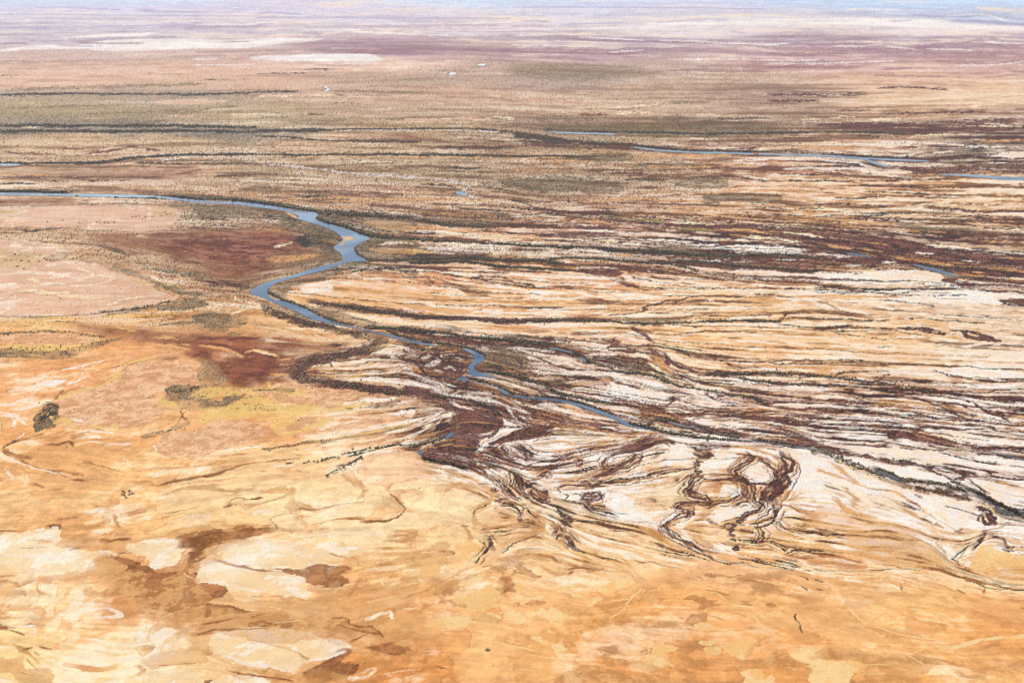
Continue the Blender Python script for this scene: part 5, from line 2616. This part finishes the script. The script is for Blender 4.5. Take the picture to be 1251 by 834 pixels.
# ------------------------------------------------------------------ materials
def new_mat(name):
    m = bpy.data.materials.new(name); m.use_nodes = True
    nt = m.node_tree; nt.nodes.clear()
    return m, nt
def ground_material():
    m, nt = new_mat('soil'); N = nt.nodes.new; Lk = nt.links.new
    out = N('ShaderNodeOutputMaterial'); bs = N('ShaderNodeBsdfPrincipled')
    at = N('ShaderNodeAttribute'); at.attribute_name = 'soil'
    tc = N('ShaderNodeTexCoord')
    na = N('ShaderNodeTexNoise'); na.inputs['Scale'].default_value = .16; na.inputs['Detail'].default_value = 5; na.inputs['Roughness'].default_value = .65
    Lk(tc.outputs['Object'], na.inputs['Vector'])
    rp = N('ShaderNodeMapRange'); rp.inputs['From Min'].default_value = .28; rp.inputs['From Max'].default_value = .72
    rp.inputs['To Min'].default_value = .93; rp.inputs['To Max'].default_value = 1.07
    Lk(na.outputs['Fac'], rp.inputs['Value'])
    mu = N('ShaderNodeVectorMath'); mu.operation = 'SCALE'
    Lk(at.outputs['Color'], mu.inputs[0]); Lk(rp.outputs['Result'], mu.inputs['Scale'])
    Lk(mu.outputs['Vector'], bs.inputs['Base Color'])
    bs.inputs['Roughness'].default_value = .95
    bs.inputs['Specular IOR Level'].default_value = .08
    bp = N('ShaderNodeBump'); bp.inputs['Strength'].default_value = .15; bp.inputs['Distance'].default_value = 1.2
    nb_ = N('ShaderNodeTexNoise'); nb_.inputs['Scale'].default_value = .09; nb_.inputs['Detail'].default_value = 6; nb_.inputs['Roughness'].default_value = .6
    Lk(tc.outputs['Object'], nb_.inputs['Vector']); Lk(nb_.outputs['Fac'], bp.inputs['Height']); Lk(bp.outputs['Normal'], bs.inputs['Normal'])
    Lk(bs.outputs[0], out.inputs['Surface'])
    return m
def water_material(name, body, rough):
    m, nt = new_mat(name); N = nt.nodes.new; Lk = nt.links.new
    out = N('ShaderNodeOutputMaterial'); bs = N('ShaderNodeBsdfPrincipled')
    bs.inputs['Base Color'].default_value = (*body, 1); bs.inputs['Roughness'].default_value = rough
    bs.inputs['IOR'].default_value = 1.33
    tc = N('ShaderNodeTexCoord'); na = N('ShaderNodeTexNoise'); na.inputs['Scale'].default_value = .012; na.inputs['Detail'].default_value = 5
    mp = N('ShaderNodeMapRange'); mp.inputs['To Min'].default_value = rough * .6; mp.inputs['To Max'].default_value = rough * 1.8
    Lk(tc.outputs['Object'], na.inputs['Vector']); Lk(na.outputs['Fac'], mp.inputs['Value']); Lk(mp.outputs['Result'], bs.inputs['Roughness'])
    bp = N('ShaderNodeBump'); bp.inputs['Strength'].default_value = .55; bp.inputs['Distance'].default_value = .5
    nb_ = N('ShaderNodeTexNoise'); nb_.inputs['Scale'].default_value = .4; nb_.inputs['Detail'].default_value = 3
    Lk(tc.outputs['Object'], nb_.inputs['Vector']); Lk(nb_.outputs['Fac'], bp.inputs['Height']); Lk(bp.outputs['Normal'], bs.inputs['Normal'])
    mb = N('ShaderNodeMapRange'); mb.inputs['From Min'].default_value = .35; mb.inputs['From Max'].default_value = .68; mb.inputs['To Min'].default_value = .15; mb.inputs['To Max'].default_value = .9
    Lk(na.outputs['Fac'], mb.inputs['Value']); Lk(mb.outputs['Result'], bp.inputs['Strength'])
    sh = N('ShaderNodeTexNoise'); sh.inputs['Scale'].default_value = .005; sh.inputs['Detail'].default_value = 6
    Lk(tc.outputs['Object'], sh.inputs['Vector'])
    cr = N('ShaderNodeValToRGB'); cr.color_ramp.elements[0].position = .44; cr.color_ramp.elements[1].position = .60
    cr.color_ramp.elements[0].color = (*body, 1); cr.color_ramp.elements[1].color = (body[0] * 3 + .05, body[1] * 2.2 + .05, body[2] * 1.6 + .04, 1)
    Lk(sh.outputs['Fac'], cr.inputs['Fac']); Lk(cr.outputs['Color'], bs.inputs['Base Color'])
    Lk(bs.outputs[0], out.inputs['Surface'])
    return m
def leaf_material(name, a, b):
    m, nt = new_mat(name); N = nt.nodes.new; Lk = nt.links.new
    out = N('ShaderNodeOutputMaterial'); bs = N('ShaderNodeBsdfPrincipled')
    oi = N('ShaderNodeObjectInfo'); at = N('ShaderNodeAttribute'); at.attribute_name = 'tone'
    ad = N('ShaderNodeMath'); ad.operation = 'ADD'
    sc_ = N('ShaderNodeMath'); sc_.operation = 'MULTIPLY'; sc_.inputs[1].default_value = .35
    Lk(oi.outputs['Random'], sc_.inputs[0]); Lk(at.outputs['Fac'], ad.inputs[0]); Lk(sc_.outputs[0], ad.inputs[1])
    mx = N('ShaderNodeMix'); mx.data_type = 'RGBA'
    mx.inputs['A'].default_value = (*a, 1); mx.inputs['B'].default_value = (*b, 1)
    Lk(ad.outputs[0], mx.inputs['Factor']); Lk(mx.outputs['Result'], bs.inputs['Base Color'])
    bs.inputs['Roughness'].default_value = .75; bs.inputs['Specular IOR Level'].default_value = .2
    Lk(bs.outputs[0], out.inputs['Surface'])
    return m
def bark_material():
    m, nt = new_mat('bark'); N = nt.nodes.new; Lk = nt.links.new
    out = N('ShaderNodeOutputMaterial'); bs = N('ShaderNodeBsdfPrincipled')
    tc = N('ShaderNodeTexCoord'); na = N('ShaderNodeTexNoise'); na.inputs['Scale'].default_value = 3
    cr = N('ShaderNodeValToRGB'); cr.color_ramp.elements[0].color = (.10, .075, .055, 1); cr.color_ramp.elements[1].color = (.26, .21, .17, 1)
    Lk(tc.outputs['Object'], na.inputs['Vector']); Lk(na.outputs['Fac'], cr.inputs['Fac']); Lk(cr.outputs['Color'], bs.inputs['Base Color'])
    bs.inputs['Roughness'].default_value = .9; Lk(bs.outputs[0], out.inputs['Surface'])
    return m
M_SOIL = ground_material()
M_RIVER = water_material('river water', (.012, .036, .075), .12)
M_POOL = water_material('still pool water', (.035, .075, .13), .06)
M_SILT = water_material('shallow silty water', (.06, .065, .07), .16)
M_TREE = leaf_material('gum leaves', (.062, .048, .028), (.185, .145, .080))
M_SHRUB = leaf_material('saltbush leaves', (.060, .050, .038), (.17, .145, .095))
M_BARK = bark_material()

# ------------------------------------------------------------------ the plain
side_l = np.array([-2600, -1900, -1400, -1050, -800, -620, -540, -470, -415, -375, -345, -325.])
uc = np.concatenate([side_l, np.arange(-312, 1564, 1.0), (CW - side_l)[::-1]])
vc = np.concatenate([[-11.0, -10.2, -9.4, -8.6, -7.8, -7, -6.2, -5.4, -4.6, -3.8, -3, -2.2, -1.4, -.6], np.arange(0, 872, 1.0), [874, 877, 881, 886, 893, 902, 915, 935, 965, 1010, 1080, 1180, 1330, 1560, 1900, 2400, 3200]])
mp_ = soil_map(uc, vc)
U, V, X, Y = mp_['U'], mp_['V'], mp_['X'], mp_['Y']
waters = [(n, smooth_line(p, 5, True)) for n, p in read_water()]
wet = np.zeros(U.shape, np.float32)
for n, P in waters:
    j0, j1 = np.searchsorted(uc, [P[:, 0].min() - 2, P[:, 0].max() + 2]); i0, i1 = np.searchsorted(vc, [P[:, 1].min() - 2, P[:, 1].max() + 2])
    sl = (slice(i0, i1), slice(j0, j1))
    wet[sl] = np.maximum(wet[sl], inside_poly(U[sl], V[sl], P))
for ln in BARS.strip().splitlines():
    tl, nums = ln.split(';'); P, _ = to_uv(tl, [float(q_) for q_ in nums.split()]); P = smooth_line(P, 5, True)
    ins = inside_poly(U, V, P); wet[ins] = 0
    mp_['col'][ins] = hexlin('d8b48e') * (.75 + .5 * mp_['u3'][ins])[:, None]
mud = np.clip(blur(wet, 1, 2, 2) * 1.6, 0, 1)[..., None] * .55
mp_['col'] += (hexlin('7a5a44') - mp_['col']) * mud * (1 - sstep(.6, 1.0, wet))[..., None]
bank = np.clip(blur(wet, 2, 4, 2) * 3, 0, 1)
cut = sstep(.2, .75, blur(wet, 1, 1, 1))
Z = (1.1 * (fbm(X, Y, 90, 3, 61) - .5) * sstep(6000, 3000, Y) + 1.2 * (fbm(X, Y, 300, 3, 62) - .5) * sstep(14000, 6000, Y)
     - 1.3 * blur(mp_['chan'], 1, 1, 1) * sstep(9000, 5000, Y)) * (1 - bank) - .25 * bank - 1.9 * cut
# soil colour less the sunlit gain and scene haze; far ground keeps haze painted in
path = np.sqrt(X * X + Y * Y + EYE * EYE)
T = np.exp(-HAZE * path)[..., None]
alb = (mp_['col'] - AIR * (1 - T)) / (GAIN * T)
lum = alb.mean(-1, keepdims=True)
alb = np.clip(alb, .012, .82)
alb = np.where(wet[..., None] > 0, np.array([.10, .085, .07]), alb)
co = np.stack([X, Y, Z], -1).reshape(-1, 3)
nv_, nu_ = U.shape
idx = np.arange(nv_ * nu_, dtype=np.int32).reshape(nv_, nu_)
quads = np.stack([idx[1:, :-1], idx[1:, 1:], idx[:-1, 1:], idx[:-1, :-1]], -1).reshape(-1, 4)
me = mesh_np('ground', co, quads=quads, mat=M_SOIL, smooth=True)
ca = me.attributes.new('soil', 'FLOAT_COLOR', 'POINT')
ca.data.foreach_set('color', np.concatenate([alb, np.ones(alb.shape[:2] + (1,))], -1).astype(np.float32).ravel())
ground = link(bpy.data.objects.new('ground', me))
tag(ground, 'flat desert plain of orange sand, white salt crust and maroon channels', 'ground', kind='structure')

# ------------------------------------------------------------------ water
WINFO = {
 'main river': ('river', M_RIVER, 'wide blue river winding in from the left past the red flat', 'river'),
 'middle reach': ('river', M_RIVER, 'short hooked blue reach between dark scrub below the river bend', 'river'),
 'side pool': ('pond', M_RIVER, 'tiny blue pool with a sandy lip beside the hooked reach', 'pool'),
 'narrow reach': ('channel', M_RIVER, 'narrow short blue channel just downstream of the hooked reach', 'channel'),
 'lower reach': ('channel', M_RIVER, 'long slim blue channel running to the right through maroon scrub', 'channel'),
 'distributary': ('channel', M_SILT, 'grey blue channel at the far end of the salt fan above the braided maroon loops', 'channel'),
 'side channel': ('channel', M_SILT, 'thin blue side channel above the white salt fan', 'channel'),
 'salt pool': ('pond', M_SILT, 'long dark pool in the wet bed beside white salt', 'pool'),
 'sheet': ('channel', M_SILT, 'bluish sheet of shallow water along a maroon channel on the right salt flat', 'channel'),
 'blind pool': ('pond', M_POOL, 'small deep blue pool in the maroon scrub above the sand edge', 'pool'),
 'corner pool': ('pond', M_POOL, 'tiny dark blue pool in the elbow of the maroon scrub', 'pool'),
 'link': ('channel', M_RIVER, 'thin blue creek in the tree line right of the hooked reach', 'creek'),
 'link pool': ('pond', M_RIVER, 'small blue pool at the end of the thin tree lined creek', 'pool'),
 'creek pond': ('pond', M_POOL, 'bright blue pond at the end of the dry white creek', 'pond'),
 'east river': ('river', M_RIVER, 'blue river leaving the picture at the right above the striped plain', 'river'),
 'east creek': ('channel', M_RIVER, 'short blue creek in the purple flat on the right', 'creek'),
 'east creek pool': ('channel', M_RIVER, 'longer blue creek slanting through the purple flat on the right', 'creek'),
 'east puddle': ('pond', M_POOL, 'tiny blue puddle at the lower end of the purple flat', 'puddle'),
 'far river': ('river', M_RIVER, 'far straight blue river that forks in the right of the plain', 'river'),
 'far channel': ('channel', M_RIVER, 'far thin blue channel behind the forked river', 'channel'),
 'far pond': ('pond', M_POOL, 'small bright blue pond far out on the olive plain', 'pond'),
 'horizon pond': ('pond', M_POOL, 'nearer of two tiny blue ponds below the lilac bands', 'pond'),
 'horizon pool': ('pond', M_POOL, 'farther of two tiny blue ponds below the lilac bands', 'pond'),
 'west pond': ('pond', M_RIVER, 'pale blue strip of water at the left edge below dark trees', 'pond'),
}
for n, P in waters:
    nm, mat, label, cat = WINFO[n]
    x, y = ground_at(P[:, 0], P[:, 1])
    loop = [Vector((a, b, 0)) for a, b in zip(x, y)]
    tri = np.array(geometry.tessellate_polygon([loop]), np.int32)
    c = np.stack([x, y, np.full(len(x), -.45)], 1)
    a, b, d = c[tri[:, 0]], c[tri[:, 1]], c[tri[:, 2]]
    up = np.cross(b - a, d - a)[:, 2] > 0
    tri = np.where(up[:, None], tri, tri[:, ::-1])
    o = link(bpy.data.objects.new(nm, mesh_np(nm, c, tris=tri, mat=mat)))
    tag(o, label, cat, kind='structure')

# ------------------------------------------------------------------ trees and scrub
PHI = (1 + 5 ** .5) / 2
ICO = np.array([(-1, PHI, 0), (1, PHI, 0), (-1, -PHI, 0), (1, -PHI, 0), (0, -1, PHI), (0, 1, PHI), (0, -1, -PHI), (0, 1, -PHI), (PHI, 0, -1), (PHI, 0, 1), (-PHI, 0, -1), (-PHI, 0, 1)]) / math.hypot(1, PHI)
ICOF = np.array([(0, 11, 5), (0, 5, 1), (0, 1, 7), (0, 7, 10), (0, 10, 11), (1, 5, 9), (5, 11, 4), (11, 10, 2), (10, 7, 6), (7, 1, 8), (3, 9, 4), (3, 4, 2), (3, 2, 6), (3, 6, 8), (3, 8, 9), (4, 9, 5), (2, 4, 11), (6, 2, 10), (8, 6, 7), (9, 8, 1)])
def z_at(u, v):
    j = np.clip(np.searchsorted(uc, u), 0, nu_ - 1); i = np.clip(np.searchsorted(vc, v), 0, nv_ - 1)
    return Z[i, j]
def scatter_belts():
    us, vs = [], []
    for dens, w, P in read_trees():
        seg = np.diff(P, axis=0); L = np.hypot(seg[:, 0], seg[:, 1]); n = int(L.sum() * dens * (.8 if P[:, 1].mean() < 380 else .55))
        if n < 1: continue
        k = RNG.choice(len(seg), n, p=L / L.sum()); f = RNG.random(n)
        p = P[k] + seg[k] * f[:, None]
        off = RNG.normal(0, 1, n) * w * .36 * RNG.uniform(.5, 1.2, n)
        nx, ny = -seg[k, 1] / L[k], seg[k, 0] / L[k]
        us.append(p[:, 0] + nx * off * 1.6 + RNG.normal(0, .8, n)); vs.append(p[:, 1] + ny * off + RNG.normal(0, .25, n))
    u, v = np.concatenate(us), np.concatenate(vs)
    j = np.clip(np.searchsorted(uc, u), 0, nu_ - 1); i = np.clip(np.searchsorted(vc, v), 0, nv_ - 1)
    bad = cut[i, j] > .1
    v = np.where(bad, v - 1.7, v); i = np.clip(np.searchsorted(vc, v), 0, nv_ - 1)
    gap = vnoise(u / 7 + .3 * v, v / 2.2, 77)
    ok = (RNG.random(len(u)) < .25 + 1.1 * gap) & (cut[i, j] < .12) & (wet[np.minimum(i + 1, nv_ - 1), j] < .5)  & (u > -300) & (u < 1550) & (v > 0)
    return u[ok], v[ok]
tu, tv = scatter_belts()
tx, ty = ground_at(tu, tv)
dist = np.sqrt(tx ** 2 + ty ** 2)
order = np.argsort(dist - 1e6 * 0)
inview = (tu[order] > 3) & (tu[order] < CW - 3)
near_ids = order[inview][:300]
rest = np.setdiff1d(order, near_ids)

def blob_mass(name, px, py, pz, size, squash, mat, per=2, jitter=.45):
    """Many leafy clumps as one body of vegetation."""
    n = len(px)
    V_, F_, T_ = [], [], []
    base = 0
    for k in range(per):
        r = size * RNG.uniform(.55, 1.0, n) * (1 if k == 0 else .72)
        ox, oy = (RNG.normal(0, .42, n) * size * (k > 0), RNG.normal(0, .42, n) * size * (k > 0))
        sq = squash * RNG.uniform(.75, 1.25, n)
        jit = 1 + RNG.uniform(-jitter, jitter, (n, 12))
        ang = RNG.uniform(0, 2 * math.pi, n); ca_, sa_ = np.cos(ang)[:, None], np.sin(ang)[:, None]
        lx = ICO[None, :, 0] * jit * r[:, None]; ly = ICO[None, :, 1] * jit * r[:, None]; lz = ICO[None, :, 2] * jit * (r * sq)[:, None]
        vx = lx * ca_ - ly * sa_ + (px + ox)[:, None]; vy = lx * sa_ + ly * ca_ + (py + oy)[:, None]
        vz = np.maximum(lz + (pz + r * sq * RNG.uniform(.55, .95, n))[:, None], (pz - .3)[:, None])
        V_.append(np.stack([vx, vy, vz], -1).reshape(-1, 3))
        F_.append((ICOF[None] + (np.arange(n) * 12 + base)[:, None, None]).reshape(-1, 3)); base += n * 12
        T_.append(np.repeat(RNG.random(n), 12))
    me = mesh_np(name, np.concatenate(V_), tris=np.concatenate(F_), mat=mat)
    at = me.attributes.new('tone', 'FLOAT', 'POINT'); at.data.foreach_set('value', np.concatenate(T_).astype(np.float32))
    return link(bpy.data.objects.new(name, me))
far_k = np.clip(dist[rest] / 3300, 1, 3) ** .6
wood = blob_mass('woodland', tx[rest], ty[rest], z_at(tu[rest], tv[rest]), RNG.uniform(1.1, 2.7, len(rest)) * far_k * np.where((tv[rest] > 228) & (tv[rest] < 300) & (tu[rest] < 460), 1.6, 1.0), .9, M_TREE)
tag(wood, 'dark belts of scrubby trees lining the river and channels', 'woodland', kind='stuff')

# low shrubs over the plain, where the map says they stand
gs = mp_['shrub'] + .25 * mp_['maroon'] * sstep(250, 300, V) * (mp_['shrub'] > .02)
n_try = 400000
su = RNG.uniform(-300, 1550, n_try); sv = RNG.uniform(62, 660, n_try)
j = np.clip(np.searchsorted(uc, su), 0, nu_ - 1); i = np.clip(np.searchsorted(vc, sv), 0, nv_ - 1)
lumm = mp_['col'][i, j].mean(-1)
pr = gs[i, j] * np.where(sv < 300, .24, .40) * (1.25 - .9 * np.clip(lumm * 1.6, 0, 1)) * (wet[i, j] < .5) * (bank[i, j] < .3)
ok = RNG.random(n_try) < pr
su, sv = su[ok], sv[ok]
sx, sy_ = ground_at(su, sv)
sd_ = np.sqrt(sx ** 2 + sy_ ** 2)
shr = blob_mass('scrub', sx, sy_, z_at(su, sv), RNG.uniform(.8, 1.9, len(sx)) * np.clip(sd_ / 3200, .8, 3) ** .6, .75, M_SHRUB, per=1)
tag(shr, 'low saltbush scrub speckling the plain and channel flats', 'scrub', kind='stuff')

# single trees: the nearest three hundred
def tube(bm_v, bm_f, p0, p1, r0, r1, k=6):
    p0, p1 = np.array(p0, float), np.array(p1, float)
    d = p1 - p0; d /= np.linalg.norm(d)
    a = np.cross(d, (0, 0, 1) if abs(d[2]) < .9 else (1, 0, 0)); a /= np.linalg.norm(a); b = np.cross(d, a)
    s0_ = len(bm_v)
    for p, r in ((p0, r0), (p1, r1)):
        for q_ in range(k):
            t_ = 2 * math.pi * q_ / k
            bm_v.append(p + r * (a * math.cos(t_) + b * math.sin(t_)))
    for q_ in range(k):
        bm_f.append((s0_ + q_, s0_ + (q_ + 1) % k, s0_ + k + (q_ + 1) % k)); bm_f.append((s0_ + q_, s0_ + k + (q_ + 1) % k, s0_ + k + q_))
def tree_meshes(seed, h):
    r = np.random.default_rng(seed)
    tv_, tf_ = [], []
    fork = np.array([r.normal(0, .15), r.normal(0, .15), h * .32])
    tube(tv_, tf_, (0, 0, -.3), fork, h * .035, h * .026)
    tips = []
    for q_ in range(5):
        a_ = 2 * math.pi * (q_ + r.uniform(-.3, .3)) / 5; rr = h * r.uniform(.18, .36)
        tip = np.array([math.cos(a_) * rr, math.sin(a_) * rr, h * r.uniform(.55, .85)])
        tube(tv_, tf_, fork, tip, h * .018, h * .007, 5); tips.append(tip)
    tips.append(np.array([0, 0, h * .8])); tube(tv_, tf_, fork, tips[-1], h * .02, h * .007, 5)
    trunk = mesh_np('trunk', np.array(tv_), tris=np.array(tf_), mat=M_BARK)
    cv, cf, ct = [], [], []
    n = 0
    for tip in tips:
        for q_ in range(4):
            c = tip + r.normal(0, 1, 3) * np.array([.12, .12, .07]) * h
            rad = h * r.uniform(.09, .17)
            # leaf sprays: small tilted triangles spread through each clump
            m_ = 26
            dr = r.normal(0, 1, (m_, 3)); dr /= np.linalg.norm(dr, axis=1, keepdims=True)
            p = c + dr * rad * r.uniform(.35, 1, (m_, 1)) * np.array([1, 1, .75])
            e1 = r.normal(0, 1, (m_, 3)); e2 = r.normal(0, 1, (m_, 3)); sz = h * .05
            tri = np.stack([p - e1 * sz * .6, p + e1 * sz * .6, p + e2 * sz], 1).reshape(-1, 3)
            cv.append(tri); cf.append(np.arange(m_ * 3).reshape(-1, 3) + n); n += m_ * 3
            ct.append(np.full(m_ * 3, r.uniform(0, .8)))
    crown = mesh_np('crown', np.concatenate(cv), tris=np.concatenate(cf), mat=M_TREE)
    at = crown.attributes.new('tone', 'FLOAT', 'POINT'); at.data.foreach_set('value', np.concatenate(ct).astype(np.float32))
    return trunk, crown
KINDS = [tree_meshes(100 + k, 1.0) for k in range(7)]
TREE_WHERE = [
 ('trees in the elbow of the maroon scrub', 'dark tree along the lower edge of the maroon scrub above orange sand', lambda u, v: 495 < u < 620 and v > 520),
 ('trees on the winding channel at the right', 'dark tree beside the wet channel winding through white salt on the right', lambda u, v: u > 985 and v > 540),
 ('trees on the lone sand rise', 'dark olive tree in the small grove on sand at the far left', lambda u, v: u < 110 and v > 480),
 ('trees in the olive patch', 'olive tree in the dark patch between two pink claypans on the left', lambda u, v: 110 <= u < 300 and v > 440),
 ('trees along the sandy track', 'small dark tree in the dotted row slanting over pale sand left of the scrub', lambda u, v: 300 <= u < 500 and v > 535),
 ('trees along the grey channel', 'dark tree on the bank of the grey channel above the braided maroon loops', lambda u, v: 620 <= u < 985 and v > 500),
 ('trees on the slim blue channel', 'dark tree on the bank of the long slim blue channel in the maroon scrub', lambda u, v: 620 <= u < 985 and v <= 500),
 ('trees round the hooked reach', 'dark tree in the scrub close to the hooked blue reach', lambda u, v: 440 <= u < 620 and v <= 520),
 ('trees on the wide loop of scrub', 'dark tree in the wide loop of scrub left of the hooked reach', lambda u, v: u < 440),
 ('trees in the striped right plain', 'dark tree in the dark stripes of the right plain', lambda u, v: True),
]
def set_tree(u, v, size, kid, name, label, cat, group):
    x, y = ground_at(u, v)
    root = link(bpy.data.objects.new(name, None))
    root.empty_display_size = 1
    root.location = (x, y, float(z_at(np.array([u]), np.array([v]))[0])); root.rotation_euler.z = rnd.uniform(0, 6.28)
    root.scale = (size * rnd.uniform(.95, 1.25), size * rnd.uniform(.95, 1.25), size * rnd.uniform(.8, 1.05))
    tr, cr_ = KINDS[kid]
    link(bpy.data.objects.new('trunk', tr), root); link(bpy.data.objects.new('crown', cr_), root)
    return tag(root, label, cat, group)
for q_, id_ in enumerate(near_ids):
    u, v = float(tu[id_]), float(tv[id_])
    for grp, lab, test in TREE_WHERE:
        if test(u, v):
            set_tree(u, v, rnd.uniform(2.6, 5.2), q_ % 7, 'tree', lab, 'tree', grp); break

# lone shrubs dotted over bare ground
def shrub_mesh(seed):
    r = np.random.default_rng(seed); cv, cf, ct, n = [], [], [], 0
    for q_ in range(9):
        c = r.normal(0, 1, 3) * np.array([.28, .28, .10]) + np.array([0, 0, .34]); rad = r.uniform(.20, .34)
        dr = r.normal(0, 1, (30, 3)); dr /= np.linalg.norm(dr, axis=1, keepdims=True)
        p = c + dr * rad * r.uniform(.4, 1, (30, 1)) * np.array([1, 1, .8]); p[:, 2] = np.maximum(p[:, 2], 0)
        e1, e2 = r.normal(0, 1, (30, 3)), r.normal(0, 1, (30, 3))
        cv.append(np.stack([p - e1 * .05, p + e1 * .05, p + e2 * .09], 1).reshape(-1, 3)); cf.append(np.arange(90).reshape(-1, 3) + n); n += 90
        ct.append(np.full(90, r.uniform(0, .7)))
    me = mesh_np('shrub', np.concatenate(cv), tris=np.concatenate(cf), mat=M_TREE)
    at = me.attributes.new('tone', 'FLOAT', 'POINT'); at.data.foreach_set('value', np.concatenate(ct).astype(np.float32))
    return me
SHRUB_MESH = [shrub_mesh(300 + q_) for q_ in range(5)]
SHRUB_WHERE = {
 'c2': ('shrubs in the dotted row', 'dark round shrub in the dotted row slanting over pale sand below the yellow flat'),
 'c1': ('shrubs in the bare sand', 'small dark shrub in the tight cluster alone on orange sand'),
 'a1': ('shrubs on the upper claypan', 'dark shrub at the right end of the upper pink claypan'),
 'e1': ('shrubs across the upper claypan', 'small dark shrub in the thin row across the upper pink claypan'),
 'h1': ('shrubs on the lower claypan', 'dark shrub on the pale sandy hump of the lower pink claypan'),
 'd3': ('shrub pair', 'tiny dark shrub of the lone pair on the bare orange foreground'),
}
for ln in SHRUBS.strip().splitlines():
    tl, nums = ln.split('|'); P, _ = to_uv(tl, [float(q_) for q_ in nums.split()])
    for u, v in P:
        x, y = ground_at(u, v)
        o = link(bpy.data.objects.new('shrub', SHRUB_MESH[rnd.randrange(5)]))
        d_ = 3.2 * rnd.uniform(.8, 1.35) * (1.0 if v > 420 else 1.6)
        o.location = (x, y, float(z_at(np.array([u]), np.array([v]))[0])); o.scale = (d_ * 1.25, d_ * 1.1, d_); o.rotation_euler.z = rnd.uniform(0, 6.28)
        tag(o, SHRUB_WHERE[tl][1], 'shrub', SHRUB_WHERE[tl][0])

# ------------------------------------------------------------------ air, light, view
hm, nt = new_mat('haze')
vo = nt.nodes.new('ShaderNodeVolumePrincipled'); ho = nt.nodes.new('ShaderNodeOutputMaterial')
vo.inputs['Color'].default_value = (.79, .88, .98, 1); vo.inputs['Density'].default_value = HAZE; vo.inputs['Anisotropy'].default_value = 0.0
nt.links.new(vo.outputs[0], ho.inputs['Volume'])
ext = float(max(np.abs(X).max(), np.abs(Y).max())) + 2000
lo, hi = np.array([-ext, -ext, float(Z.min()) - 1.0]), np.array([ext, ext, EYE + 6])
hv = np.array([[lo[0] if i & 1 == 0 else hi[0], lo[1] if i & 2 == 0 else hi[1], lo[2] if i & 4 == 0 else hi[2]] for i in range(8)])
hq = np.array([(0, 2, 3, 1), (4, 5, 7, 6), (0, 1, 5, 4), (2, 6, 7, 3), (0, 4, 6, 2), (1, 3, 7, 5)])
haze = link(bpy.data.objects.new('haze', mesh_np('haze', hv, quads=hq, mat=hm)))
tag(haze, 'pale blue haze lying over the far plain', 'haze', kind='stuff')

w = bpy.data.worlds.new('World'); SC.world = w; w.use_nodes = True
nt = w.node_tree; nt.nodes.clear()
sky = nt.nodes.new('ShaderNodeTexSky'); sky.sky_type = 'NISHITA'; sky.sun_disc = False
sky.sun_elevation = SUN_EL; sky.sun_rotation = SUN_AZ; sky.altitude = 100; sky.dust_density = 1.0; sky.ozone_density = 1.5
bg = nt.nodes.new('ShaderNodeBackground'); bg.inputs['Strength'].default_value = SKY_W
wo = nt.nodes.new('ShaderNodeOutputWorld')
nt.links.new(sky.outputs[0], bg.inputs['Color']); nt.links.new(bg.outputs[0], wo.inputs['Surface'])
ld = bpy.data.lights.new('sun', 'SUN'); ld.energy = SUN_W; ld.angle = math.radians(.5); ld.color = (1, .955, .88)
sun = link(bpy.data.objects.new('sun', ld))
to_sun = Vector((math.sin(SUN_AZ) * math.cos(SUN_EL), math.cos(SUN_AZ) * math.cos(SUN_EL), math.sin(SUN_EL)))
sun.rotation_euler = to_sun.to_track_quat('Z', 'Y').to_euler()

cd = bpy.data.cameras.new('camera'); cam = link(bpy.data.objects.new('camera', cd))
cam.location = (0, 0, EYE); cam.rotation_euler = (math.pi / 2 - PITCH, 0, 0)
cd.sensor_width = 36; cd.sensor_fit = 'HORIZONTAL'; cd.lens = 36 * FPX / CW
cd.clip_start = 1; cd.clip_end = 2e6
SC.camera = cam
SC.render.resolution_x, SC.render.resolution_y = 1024, 682
vs_ = SC.view_settings
vs_.view_transform = 'Standard'; vs_.look = 'None'; vs_.exposure = EXPO; vs_.gamma = 1
try: vs_.use_curve_mapping = False
except Exception: pass
SC.render.engine = 'CYCLES'
SC.cycles.max_bounces = 6; SC.cycles.diffuse_bounces = 2; SC.cycles.glossy_bounces = 2; SC.cycles.volume_bounces = 1
SC.cycles.use_denoising = False
